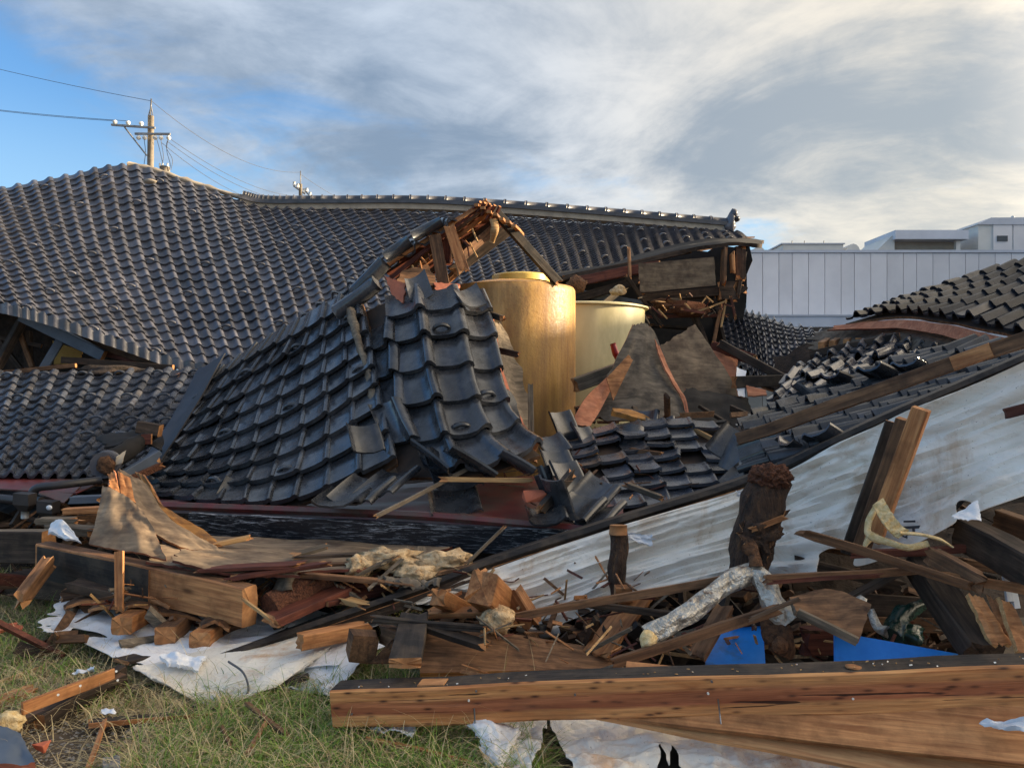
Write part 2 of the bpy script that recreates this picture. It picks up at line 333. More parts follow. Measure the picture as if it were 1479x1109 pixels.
def timber(name, p0, p1, w, h, mat='brown_timber', label=None, cat=None, group=None, parent=None, roll=0.0,
           ends=(0.0, 0.0), endmat='end_grain', topmat=None, bow=0.0, warp=0.003, up=(0, 0, 1), taper=1.0, seg=None, twist=0.0, kind=None):
    """a length of sawn wood, local X along it; w across (local Y), h along local Z; ends = raggedness of either end."""
    p0 = P(*p0) if not isinstance(p0, Vector) else p0
    p1 = P(*p1) if not isinstance(p1, Vector) else p1
    L = (p1 - p0).length; mw = frame(p0, p1, up, roll)
    n = seg or max(2, min(10, int(L / 0.25)))
    c = min(w, h) * 0.07
    ny = 3 if max(ends) > 0 else 2
    prof = []
    def side(ax, ay, bx, by, k):
        for i in range(k): prof.append((ax + (bx - ax) * i / k, ay + (by - ay) * i / k))
    W2, H2 = w / 2, h / 2
    side(-W2 + c, H2, W2 - c, H2, ny); prof.append((W2 - c, H2)); side(W2, H2 - c, W2, -H2 + c, ny); prof.append((W2, -H2 + c))
    side(W2 - c, -H2, -W2 + c, -H2, ny); prof.append((-W2 + c, -H2)); side(-W2, -H2 + c, -W2, H2 - c, ny); prof.append((-W2, H2 - c))
    K = len(prof); vs = []; fs = []; mi = []
    rs = random.random() * 50
    ragA = [random.uniform(-1, 1) * ends[0] for _ in range(K)]; ragB = [random.uniform(-1, 1) * ends[1] for _ in range(K)]
    for i in range(n + 1):
        t = i / n; x = L * t; s = 1 + (taper - 1) * t
        bz = bow * 4 * t * (1 - t); ang = twist * t
        dy = mn.noise(Vector((t * L * 1.7, rs, 0))) * warp * 3; dz = mn.noise(Vector((t * L * 1.7, rs, 9))) * warp * 3
        for k, (a, b) in enumerate(prof):
            xx = x + (ragA[k] if i == 0 else ragB[k] if i == n else 0)
            yy, z2 = a * s, b * s
            ca, sa = math.cos(ang), math.sin(ang)
            e = warp * 0.6 * mn.noise(Vector((xx * 5, k * 3.3, rs)))
            vs.append((xx, yy * ca - z2 * sa + dy + e, yy * sa + z2 * ca + bz + dz + e))
    for i in range(n):
        for k in range(K):
            k2 = (k + 1) % K
            fs.append((i * K + k, (i + 1) * K + k, (i + 1) * K + k2, i * K + k2)); mi.append(2 if k < ny else 0)
    a = len(vs); vs.append((0.0 if not ends[0] else -ends[0] * .3, 0, 0)); b = len(vs); vs.append((L + ends[1] * .3, 0, bow * 0))
    for k in range(K):
        k2 = (k + 1) % K
        fs.append((a, k, k2)); mi.append(1); fs.append((b, n * K + k2, n * K + k)); mi.append(1)
    o = mesh(name, vs, fs, [mat, endmat, topmat or mat], parent, mi=mi, mw=mw)
    return tag(o, label, cat, group, kind)

def board(name, a, b, c, d, thick, mat, edgemat=None, parent=None, label=None, cat=None, group=None, rag=0.0, nu=10, nv=8, curve=0.0, keep=None, kind=None, noise_amp=0.0, freq=3.0):
    """four corner points in order (top left, top right, bottom right, bottom left)."""
    pt = patch([[a, b], [d, c]])
    return sheet(name, pt, nu, nv, thick, mat, edgemat, parent, label, cat, group, rag, curve, keep, kind, noise_amp, freq)

class patch:
    """smooth surface through a grid of points; rows = v (top to bottom), columns = u (left to right)."""
    def __init__(s, rows, flip=None):
        s.G = np.array([[tuple(P(*q)) if not isinstance(q, Vector) else tuple(q) for q in r] for r in rows], float)
        s.nv, s.nu = s.G.shape[:2]; s._grid()
        nrm = s.N0(0.5, 0.5)
        s.sg = 1.0 if (nrm[2] > 0) else -1.0
        if flip is not None: s.sg = flip
        elif abs(nrm[2]) < 0.25: s.sg = 1.0 if np.dot(nrm, np.array([0, 0, CAMZ]) - s.S(0.5, 0.5)) > 0 else -1.0
    @staticmethod
    def _cr(Pn, t):
        n = len(Pn)
        if n == 1: return Pn[0]
        x = min(max(t, -0.5), 1.5) * (n - 1); i = int(math.floor(x)); i = min(max(i, 0), n - 2); f = x - i
        p1, p2 = Pn[i], Pn[i + 1]
        p0 = Pn[i - 1] if i > 0 else 2 * p1 - p2
        p3 = Pn[i + 2] if i + 2 < n else 2 * p2 - p1
        if f < 0: return p1 + (p2 - p0) * 0.5 * f
        if f > 1: return p2 + (p3 - p1) * 0.5 * (f - 1)
        return 0.5 * ((2 * p1) + (-p0 + p2) * f + (2 * p0 - 5 * p1 + 4 * p2 - p3) * f * f + (-p0 + 3 * p1 - 3 * p2 + p3) * f ** 3)
    LO, HI, Q = -0.2, 1.2, 112
    def _grid(s):
        """dense table of the surface and its normals, read bilinearly."""
        t = np.linspace(s.LO, s.HI, s.Q + 1)
        def basis(n):
            B = np.zeros((len(t), n))
            for k in range(n):
                e = np.zeros((n, 1)); e[k] = 1
                for i, q in enumerate(t): B[i, k] = s._cr(list(e), q)[0]
            return B
        A = np.einsum('vj,ui,jik->uvk', basis(s.nv), basis(s.nu), s.G)
        n = np.cross(np.gradient(A, axis=0), np.gradient(A, axis=1)); n /= np.linalg.norm(n, axis=2, keepdims=True) + 1e-12
        s._S, s._N = A, n
    def _look(s, T, u, v):
        a = min(max((u - s.LO) / (s.HI - s.LO) * s.Q, 0), s.Q - 1e-6); b = min(max((v - s.LO) / (s.HI - s.LO) * s.Q, 0), s.Q - 1e-6)
        i, j = int(a), int(b); a -= i; b -= j
        return (T[i, j] * (1 - a) + T[i + 1, j] * a) * (1 - b) + (T[i, j + 1] * (1 - a) + T[i + 1, j + 1] * a) * b
    def S(s, u, v): return s._look(s._S, u, v)
    def N0(s, u, v): return s._look(s._N, u, v)
    def N(s, u, v): return s.N0(u, v) * s.sg
    def params(s, n, axis):
        """n+1 parameters evenly spaced by length."""
        ts = np.linspace(0, 1, 81)
        acc = np.zeros(81)
        for w in (0.2, 0.5, 0.8):
            pts = np.array([s.S(t, w) if axis == 'u' else s.S(w, t) for t in ts])
            acc[1:] += np.cumsum(np.linalg.norm(np.diff(pts, axis=0), axis=1))
        return np.interp(np.linspace(0, acc[-1], n + 1), acc, ts)
    def find(s, px, py):
        best = None
        for u in np.linspace(0, 1, 41):
            for v in np.linspace(0, 1, 31):
                q = s.S(u, v); x = CX + q[0] / q[1] * F; y = CY - (q[2] - CAMZ) / q[1] * F
                d = (x - px) ** 2 + (y - py) ** 2
                if best is None or d < best[0]: best = (d, u, v)
        return best[1], best[2]

def sheet(name, pt, nu, nv, thick, mat, edgemat=None, parent=None, label=None, cat=None, group=None, rag=0.0, curve=0.0, keep=None, kind=None, noise_amp=0.0, freq=3.0, lift=0.0, smooth=True, aniso=(1, 1)):
    us = np.linspace(0, 1, nu + 1); vs = np.linspace(0, 1, nv + 1); rs = random.random() * 90
    top = []; bot = []
    for j, v in enumerate(vs):
        for i, u in enumerate(us):
            uu, vv = u, v
            if rag:
                if i in (0, nu): uu += mn.noise(Vector((v * 9, rs, i))) * rag * 1.6 + random.uniform(-.4, .4) * rag
                if j in (0, nv): vv += mn.noise(Vector((u * 9, rs, j + 5))) * rag * 1.6 + random.uniform(-.4, .4) * rag
            q = pt.S(uu, vv); n = pt.N(min(max(uu, 0.01), .99), min(max(vv, 0.01), .99))
            h = lift + curve * (4 * u * (1 - u)) * 1.0
            if noise_amp:
                h += noise_amp * (mn.noise(Vector((u * freq * aniso[0], v * freq * aniso[1], rs))) + 0.45 * mn.noise(Vector((u * freq * 2.7 * aniso[0], v * freq * 2.7 * aniso[1], rs + 4))) + 0.16 * mn.noise(Vector((u * freq * 7.5, v * freq * 6, rs + 8))))
            top.append(q + n * h); bot.append(q + n * (h - thick))
    V = top + bot; off = len(top); fs = []; mi = []; kept = {}
    for j in range(nv):
        for i in range(nu):
            if keep and not keep((i + .5) / nu, (j + .5) / nv): continue
            kept[(i, j)] = True
    W = nu + 1
    up = pt.sg > 0
    for (i, j) in kept:
        a, b, c, d = j * W + i, j * W + i + 1, (j + 1) * W + i + 1, (j + 1) * W + i
        t = (a, b, c, d); bt = (off + d, off + c, off + b, off + a)
        if not up: t = t[::-1]; bt = bt[::-1]
        fs.append(t); mi.append(0)
        if thick > 0: fs.append(bt); mi.append(0)
        if thick > 0:
            for (di, dj, e) in ((0, -1, (a, b)), (1, 0, (b, c)), (0, 1, (c, d)), (-1, 0, (d, a))):
                if (i + di, j + dj) not in kept:
                    q = (e[1], e[0], off + e[0], off + e[1])
                    fs.append(q if up else q[::-1]); mi.append(1)
    if keep:                                   # soften the stepped outline of tears
        from collections import Counter, defaultdict
        for _ in range(4):
            ec = Counter(); nb = defaultdict(list)
            for (i, j) in kept:
                q = (j * W + i, j * W + i + 1, (j + 1) * W + i + 1, (j + 1) * W + i)
                for e in range(4): ec[tuple(sorted((q[e], q[(e + 1) % 4])))] += 1
            for (p, r), c in ec.items():
                if c == 1: nb[p].append(r); nb[r].append(p)
            new = {p: V[p] * .45 + sum(V[r] for r in rr) / len(rr) * .55 for p, rr in nb.items() if len(rr) >= 2}
            for p, q in new.items():
                dlt = q - V[p]; V[p] = q
                V[off + p] = V[off + p] + dlt
    used = sorted({k for f in fs for k in f}); mp = {k: n for n, k in enumerate(used)}
    o = mesh(name, [V[k] for k in used], [tuple(mp[k] for k in f) for f in fs], [mat, edgemat or mat], parent, mi=mi)
    if smooth:
        sm = [m == 0 for m in mi]; o.data.polygons.foreach_set('use_smooth', sm)
        if thick > 0:
            try: o.data.set_sharp_from_angle(angle=R(50))
            except Exception: pass
    return tag(o, label, cat, group, kind)

def tube(name, pts, rad, mat, seg=8, parent=None, label=None, cat=None, group=None, kind=None, sub=6, cap=True, lump=0.0, flat=1.0, capmat=None, smooth=True):
    pts = [P(*p) if not isinstance(p, Vector) else p for p in pts]
    if len(pts) > 2 and sub > 1:
        A = [np.array(tuple(p)) for p in pts]; m = (len(pts) - 1) * sub
        pp = [Vector(patch._cr(A, k / m)) for k in range(m + 1)]
    else: pp = pts
    n = len(pp); rads = rad if isinstance(rad, (list, tuple)) else [rad] * 2
    vs = []; fs = []; mi = []; prev = None; rs = random.random() * 40
    for i, p in enumerate(pp):
        d = (pp[min(i + 1, n - 1)] - pp[max(i - 1, 0)]).normalized()
        if prev is None:
            y = Vector((0, 0, 1)).cross(d)
            if y.length < 0.1: y = Vector((0, 1, 0)).cross(d)
        else: y = prev - d * prev.dot(d)
        y.normalize(); prev = y; z = d.cross(y)
        t = i / (n - 1) * (len(rads) - 1); k = min(int(t), len(rads) - 2); r = rads[k] + (rads[k + 1] - rads[k]) * (t - k)
        for s in range(seg):
            a = 2 * math.pi * s / seg
            rr = r * (1 + lump * mn.noise(Vector((p.x * 9 + math.cos(a) * 1.5, p.z * 9 + math.sin(a) * 1.5, p.y * 9 + rs))))
            vs.append(p + y * math.cos(a) * rr + z * math.sin(a) * rr * flat)
    for i in range(n - 1):
        for s in range(seg):
            s2 = (s + 1) % seg
            fs.append((i * seg + s, (i + 1) * seg + s, (i + 1) * seg + s2, i * seg + s2)[::-1]); mi.append(0)
    if cap:
        fs.append(tuple(range(seg))); mi.append(1); fs.append(tuple((n - 1) * seg + s for s in range(seg))[::-1]); mi.append(1)
    o = mesh(name, vs, fs, [mat, capmat or mat], parent, mi=mi, smooth=False)
    if smooth: o.data.polygons.foreach_set('use_smooth', [m == 0 for m in mi])
    return tag(o, label, cat, group, kind)

def box(name, lo, hi, mat, parent=None, label=None, cat=None, group=None, kind=None, bev=0.0):
    x0, y0, z0 = lo; x1, y1, z1 = hi
    V = [(x0, y0, z0), (x1, y0, z0), (x1, y1, z0), (x0, y1, z0), (x0, y0, z1), (x1, y0, z1), (x1, y1, z1), (x0, y1, z1)]
    Fc = [(0, 3, 2, 1), (4, 5, 6, 7), (0, 1, 5, 4), (1, 2, 6, 5), (2, 3, 7, 6), (3, 0, 4, 7)]
    o = mesh(name, V, Fc, mat, parent)
    if bev:
        b = o.modifiers.new('bevel', 'BEVEL'); b.width = bev; b.segments = 2
    return tag(o, label, cat, group, kind)

def lump(name, c, r, mat, parent=None, label=None, cat=None, group=None, kind=None, seed=0, amp=0.4, sub=3, freq=1.4):
    import bmesh
    bm = bmesh.new(); bmesh.ops.create_icosphere(bm, subdivisions=sub, radius=1.0)
    c = P(*c) if not isinstance(c, Vector) else c
    for v in bm.verts:
        n = 1 + amp * mn.noise(v.co * freq + Vector((seed * 7.7, 1, 2))) + amp * 0.5 * mn.noise(v.co * freq * 3 + Vector((seed * 3.1, 4, 2)))
        v.co = Vector((v.co.x * r[0] * n, v.co.y * r[1] * n, v.co.z * r[2] * n))
    me = bpy.data.meshes.new(name); bm.to_mesh(me); bm.free()
    me.polygons.foreach_set('use_smooth', [True] * len(me.polygons))
    return tag(link(name, me, mat, Matrix.Translation(c), parent), label, cat, group, kind)

# ------------------------------------------------------------------ roof tiles
PROF_J = ([0.0, .10, .26, .45, .62, .74, .84, .94, 1.06], [-.004, -.016, -.022, -.018, .004, .026, .034, .026, .006])
PROF_FLAT = ([0.0, .05, .20, .50, .80, .88, .94, 1.0, 1.06], [.000, -.004, -.006, -.004, .002, .010, .018, .018, .002])
PROF_ROLL = ([0.0, .10, .30, .48, .56, .63, .75, .87, .97, 1.05], [-.006, -.014, -.016, -.012, .014, .044, .058, .044, .008, -.004])
def tile_verts(pt, u0, u1, v0, v1, prof, lap=0.10, step=0.034, thick=0.026, lift=0.0, side=0.27):
    ss, hh = prof; K = len(ss); V = []
    for (t, dh) in ((-lap, 0.0), (0.45, step * .5), (1.0, step)):
        v = v0 + (v1 - v0) * t
        base = pt.S(u0, v); 
        for s, h in zip(ss, hh):
            u = u0 + (u1 - u0) * s
            V.append(pt.S(u, v) + pt.N(u, v) * (h + dh + lift + s * 0.006))
    lipT = [V[2 * K + k].copy() for k in range(K)]
    lipB = [V[2 * K + k] - pt.N(u0 + (u1 - u0) * ss[k], v1) * thick for k in range(K)]
    sideT = [V[K * r + K - 1].copy() for r in range(3)]
    V += lipT + lipB
    V += sideT + [q - pt.N(u1, v0) * thick for q in sideT]
    fs = []; sm = []
    for r in range(2):
        for k in range(K - 1):
            fs.append((r * K + k, (r + 1) * K + k, (r + 1) * K + k + 1, r * K + k + 1)); sm.append(True)
    for k in range(K - 1):
        fs.append((3 * K + k, 4 * K + k, 4 * K + k + 1, 3 * K + k + 1)); sm.append(True)
    o = 5 * K
    for r in range(2):
        fs.append((o + r, o + r + 1, o + 3 + r + 1, o + 3 + r)); sm.append(False)
    if pt.sg > 0: fs = [f[::-1] for f in fs]
    # orientation: make the first face agree with the surface normal
    a, b, c = V[fs[0][0]], V[fs[0][1]], V[fs[0][2]]
    if np.dot(np.cross(b - a, c - b), pt.N((u0 + u1) / 2, (v0 + v1) / 2)) < 0: fs = [f[::-1] for f in fs]
    return V, fs, sm
def ring_verts(pt, u, v, du, r=0.066, tr=0.019):
    c = pt.S(u, v); n = pt.N(u, v); t = pt.S(u + 1e-3, v) - pt.S(u, v); t /= np.linalg.norm(t); w = np.cross(n, t)
    V = []; fs = []; A = 7
    for i in range(A + 1):
        a = math.pi * i / A
        for k in range(4):
            b = math.pi / 2 * k + .78
            rr = r + tr * math.cos(b)
            V.append(c + t * (math.cos(a) * rr * 1.15) + n * (math.sin(a) * rr * 0.85 + 0.012) + w * tr * 1.4 * math.sin(b))
    for i in range(A):
        for k in range(4):
            fs.append((i * 4 + k, i * 4 + (k + 1) % 4, (i + 1) * 4 + (k + 1) % 4, (i + 1) * 4 + k))
    return V, fs
def proj_area(V):
    x = [CX + q[0] / q[1] * F for q in V]; y = [CY - (q[2] - CAMZ) / q[1] * F for q in V]
    if min(x) > 1479 or max(x) < 0 or min(y) > 1109 or max(y) < 0: return -1
    return (max(x) - min(x)) * (max(y) - min(y))
def tiled(root, pt, nu, nv, mat, prof=PROF_J, step=.034, thick=.026, jit=0.0, skip=None, guards=None, maxparts=300, lift=0.0, hide=None, under=True, undermat='sheathing', slip=0.0, wave=0.0, umargin=0.0):
    us = pt.params(nu, 'u'); vs = pt.params(nv, 'v')
    T = []
    for i in range(nu):
        for j in range(nv):
            if skip and skip(i, j): continue
            lf = lift + (wave * mn.noise(Vector((i * .8, j * .8, 3))) if wave else 0)
            V, fs, sm = tile_verts(pt, us[i], us[i + 1], vs[j], vs[j + 1], prof, lift=lf, step=step, thick=thick)
            V = np.array(V)
            if jit:
                c = V.mean(0); big = random.random() < slip
                a = jit * (5 if big else 1)
                rot = Matrix.Rotation(random.gauss(0, a), 3, 'Z') @ Matrix.Rotation(random.gauss(0, a * .7), 3, 'X') @ Matrix.Rotation(random.gauss(0, a * .7), 3, 'Y')
                V = (V - c) @ np.array(rot).T + c + np.random.normal(0, jit * (0.25 if big else .08), 3) + (pt.N(us[i], vs[j]) * 0.02 if big else 0)
            ar = proj_area(V[:27])
            if hide is not None and ar > 0:
                q = V.mean(0)
                if hide(CX + q[0] / q[1] * F, CY - (q[2] - CAMZ) / q[1] * F): ar = 0
            T.append((ar, V, fs, sm, (i, j)))
    T.sort(key=lambda t: -t[0])
    TO = {}
    for (ar, V, fs, sm, ij) in T[:maxparts]:
        o = TO[ij] = mesh('tile', V, fs, mat, root); o.data.polygons.foreach_set('use_smooth', sm)
    rest = T[maxparts:]
    if rest:
        VV = []; FF = []; SM = []
        for (_, V, fs, sm, _ij) in rest:
            o = len(VV); VV += [tuple(q) for q in V]; FF += [tuple(k + o for k in f) for f in fs]; SM += sm
        o = mesh('roof_tiles', VV, FF, mat, root); o.data.polygons.foreach_set('use_smooth', SM); o['kind'] = 'stuff'
    if guards:
        for i in range(nu):
            for j in range(nv):
                if guards(i, j) and not (skip and skip(i, j)):
                    V, fs = ring_verts(pt, us[i] + (us[i + 1] - us[i]) * .42, vs[j] + (vs[j + 1] - vs[j]) * .72, 0)
                    if hide is not None:
                        q = V[0]
                        if hide(CX + q[0] / q[1] * F, CY - (q[2] - CAMZ) / q[1] * F) or proj_area(V) < 0: continue
                    mesh('snow_guard', V, fs, mat, TO.get((i, j), root), smooth=True)
    if under:
        sheet('roof_board', pt, max(8, nu), max(6, nv), 0.03, undermat, 'brown_timber', root, lift=-0.045, rag=0.01)
    return us, vs
def base_of(pt):
    a = pt.G.reshape(-1, 3); return Vector((a[:, 0].mean(), a[:, 1].mean(), a[:, 2].min()))
# ================================================================== THE SETTING
def ground():
    nx, ny = 140, 120; V = []; Fc = []
    xs = np.concatenate([np.linspace(-4.2, 1.2, 100), np.linspace(1.4, 8, 41)]); ys = np.concatenate([np.linspace(2.6, 7.5, 90), np.linspace(7.8, 16, 31)])
    nx = len(xs); ny = len(ys)
    for y in ys:
        for x in xs:
            h = 0.05 * mn.noise(Vector((x * 1.3, y * 1.3, 0))) + 0.018 * mn.noise(Vector((x * 7, y * 7, 1))) + 0.007 * mn.noise(Vector((x * 22, y * 22, 1)))
            e = min(1, (x + 4.2) / .5, (8 - x) / .5, (y - 2.6) / .3, (16 - y) / .5)
            V.append((x, y, h * max(e, 0) - 0.005 * (1 - max(e, 0)) - 0.03))
    for j in range(ny - 1):
        for i in range(nx - 1): Fc.append((j * nx + i, j * nx + i + 1, (j + 1) * nx + i + 1, (j + 1) * nx + i))
    # the outer sheet, out to the horizon, joined at the border
    B = 1500; o = len(V); x0, x1, y0, y1 = -4.2, 8, 2.6, 16; z = -0.035
    V += [(x0, y0, z), (x1, y0, z), (x1, y1, z), (x0, y1, z), (-B, -B, z), (B, -B, z), (B, B, z), (-B, B, z)]
    Fc += [(o, o + 4, o + 5, o + 1), (o + 1, o + 5, o + 6, o + 2), (o + 2, o + 6, o + 7, o + 3), (o + 3, o + 7, o + 4, o)]
    g = mesh('ground', V, Fc, 'soil', None, smooth=True, origin=Vector((0, 0, 0))); tag(g, kind='structure')
ground()

def mound():
    """the broken mass of plaster, earth and timber the roofs came down on."""
    xs = np.linspace(-9, 9, 120); ys = np.linspace(5.1, 17, 80); V = []; Fc = []
    for y in ys:
        for x in xs:
            f = min(1, (y - 5.1) / 1.4); f *= min(1, (x + 9) / 1.0, (9 - x) / 1.0, (17 - y) / 1.0)
            if x < -2.2: f *= min(1, max(0, (y - 6.4) / 1.0))
            h = 0.42 + 0.25 * mn.noise(Vector((x * .9, y * .9, 2))) + 0.12 * mn.noise(Vector((x * 4, y * 4, 5))) + 0.05 * mn.noise(Vector((x * 12, y * 12, 5)))
            V.append((x, y, h * max(f, 0) - 0.12))
    nx = len(xs)
    for j in range(len(ys) - 1):
        for i in range(nx - 1): Fc.append((j * nx + i, j * nx + i + 1, (j + 1) * nx + i + 1, (j + 1) * nx + i))
    tag(mesh('rubble_ground', V, Fc, 'rubble_dark', None, smooth=True, origin=Vector((0, 0, 0))), kind='structure')
mound()

# ------------------------------------------------------------------ white building far behind
def building():
    Y0 = 35.0; gx = lambda px: (px - CX) / F * Y0; gz = lambda py: CAMZ - (py - CY) / F * Y0
    b = thing('warehouse', 'long pale flat-roofed building with vertical wall panels behind the wreck', 'building', (30, Y0, 0))
    x0, x1, zt = gx(1078), 30.0, gz(362)
    zm = gz(478); zl = gz(430 + 30)
    box('wall', (x0, Y0 + 0.1, 0), (x1, Y0 + 12, zt - 0.05), 'joint', b)
    zw = 9.75                                                                      # unseen blocks added to shade the wreck; the lower link lets sun through
    box('added_shade_wing', (x1 + .1, 9.25, 0), (x1 + 12, Y0 + 12, zw), 'facade', b); box('added_shade_wing', (x1 + .1, 2, 0), (x1 + 12, 8.15, zw), 'facade', b)
    box('added_sun_gap_link', (x1 + .4, 8.16, 0), (x1 + 11, 9.24, 8.4), 'facade_low', b)
    pw = (gx(1216) - gx(1192)) * 0.98
    x = x0; k = 0
    while x < x1:
        w = min([pw, pw, pw * .82, pw][k % 4], x1 - x)
        box('wall_panel', (x + .012, Y0, gz(481) + .02), (x + w - .012, Y0 + 0.08, zt - .12), 'facade', b)
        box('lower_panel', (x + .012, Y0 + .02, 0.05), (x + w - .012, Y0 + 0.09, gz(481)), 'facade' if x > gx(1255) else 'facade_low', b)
        x += w; k += 1
    box('parapet_cap', (x0 - .05, Y0 - .06, zt - .1), (x1, Y0 + .25, zt + .02), 'facade_trim', b)
    cx0, cx1 = gx(1040), gx(1253)
    box('canopy', (cx0, Y0 - 2.4, gz(481) + .1), (cx1, Y0 - .01, gz(481) + .55), 'facade_trim', b)
    box('canopy_cap', (cx0, Y0 - 2.45, gz(481) + .552), (cx1 + .05, Y0 - .01, gz(481) + .62), 'facade_trim', b)
    box('doorway', (gx(1132), Y0 - .03, 0), (gx(1182), Y0 - .005, gz(508)), 'dark_felt', b)
    box('sign_board', (gx(1139), Y0 - .06, gz(496)), (gx(1162), Y0 - .002, gz(492)), 'facade_trim', b)
    tube('drain_pipe', [Vector((gx(1198), Y0 - .1, 0)), Vector((gx(1198), Y0 - .1, gz(484)))], 0.05, 'facade_trim', parent=b, sub=1)
    l = lump('lamp', Vector((gx(1200), Y0 - 1.4, gz(486) + .1)), (.16, .16, .12), 'porcelain', b, amp=0, sub=2)
    # plant on the roof, each a unit of its own
    t = thing('roof_unit', 'long low grey ventilation box on the far building roof, leftmost of the boxes', 'roof unit', (gx(1175), Y0 + 4, zt))
    Y = Y0 + 4; hx = lambda px: (px - CX) / F * Y; hz = lambda py: CAMZ - (py - CY) / F * Y
    box('casing', (hx(1131), Y, zt - .05), (hx(1218), Y + 2, hz(353)), 'unit_metal', t)
    box('cover', (hx(1128), Y - .06, hz(353) + .002), (hx(1220), Y + 2.06, hz(353) + .06), 'facade_trim', t)
    for px in (1144, 1162, 1190): tube('lifting_pin', [Vector((hx(px), Y, hz(352))), Vector((hx(px), Y, hz(348)))], .025, 'galvanised', parent=t, sub=1, seg=6)
    for lab, a, c, top in (('small white rounded vent on the far roof between the low box and the canopy shed', 1222, 1243, 352), ('small white rounded vent on the far roof beside the torn roof corner', 1087, 1106, 356)):
        v = thing('roof_vent', lab, 'roof vent', (hx((a + c) / 2), Y + .5, zt))
        A = 10; V = []; Fc = []
        xc = (hx(a) + hx(c)) / 2; rr = (hx(c) - hx(a)) / 2; H = hz(top) - zt + .1
        prof = [(-rr, 0), (-rr, H * .55)] + [(-rr * math.cos(q), H * .55 + H * .45 * math.sin(q)) for q in np.linspace(.3, math.pi - .3, 7)] + [(rr, H * .55), (rr, 0)]
        n = len(prof)
        for yy in (Y, Y + 1.2): V += [(xc + p, yy, zt - .1 + z) for p, z in prof]
        Fc = [(i, i + 1, n + i + 1, n + i)[::-1] for i in range(n - 1)] + [tuple(range(n))[::-1], tuple(range(n, 2 * n))]
        mesh('hood', V, Fc, 'unit_metal', v)
        box('curb', (xc - rr - .05, Y - .05, zt - .08), (xc + rr + .05, Y - .01, zt + .12), 'facade_trim', v)
    t = thing('roof_shed', 'grey roof shed with sloping left side and overhanging box canopy', 'roof shed', (hx(1320), Y + 1, zt))
    V = [(hx(1245), Y, zt - .05), (hx(1292), Y, hz(337)), (hx(1292), Y, zt - .05), (hx(1245), Y + 3, zt - .05), (hx(1292), Y + 3, hz(337)), (hx(1292), Y + 3, zt - .05)]
    mesh('side', V, [(0, 2, 1), (3, 4, 5), (0, 1, 4, 3), (1, 2, 5, 4)], 'unit_metal', t)
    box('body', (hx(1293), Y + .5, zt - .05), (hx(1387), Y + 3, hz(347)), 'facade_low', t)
    box('canopy', (hx(1289), Y - .3, hz(347)), (hx(1394), Y + 3.1, hz(334)), 'facade_trim', t)
    box('post', (hx(1381), Y, zt - .05), (hx(1387), Y + .2, hz(347.2)), 'unit_metal', t)
    t = thing('water_tank_cabinet', 'tall pale roof cabinet with small window at the right edge', 'roof cabinet', (hx(1460), Y + 1, zt))
    box('body', (hx(1413), Y, zt - .05), (hx(1560), Y + 3, hz(322)), 'unit_metal', t)
    V = [(hx(1410), Y - .1, hz(325)), (hx(1565), Y - .1, hz(325)), (hx(1565), Y + 3.1, hz(325)), (hx(1410), Y + 3.1, hz(325)), (hx(1430), Y - .1, hz(315)), (hx(1565), Y - .1, hz(314)), (hx(1565), Y + 3, hz(314)), (hx(1430), Y + 3, hz(315))]
    mesh('lid', V, [(0, 3, 2, 1), (4, 5, 6, 7), (0, 1, 5, 4), (1, 2, 6, 5), (2, 3, 7, 6), (3, 0, 4, 7)], 'facade_trim', t)
    box('panel', (hx(1434), Y - .05, zt), (hx(1461), Y - .002, hz(323)), 'facade', t)
    box('window', (hx(1439), Y - .09, hz(349)), (hx(1454), Y - .053, hz(341)), 'dark_glass', t)
    box('door_panel', (hx(1463), Y - .05, zt), (hx(1555), Y - .002, hz(323)), 'facade', t)
    lump('lid_knob', Vector((hx(1463), Y, hz(314))), (.1, .1, .1), 'unit_metal', t, amp=0, sub=1)
building()

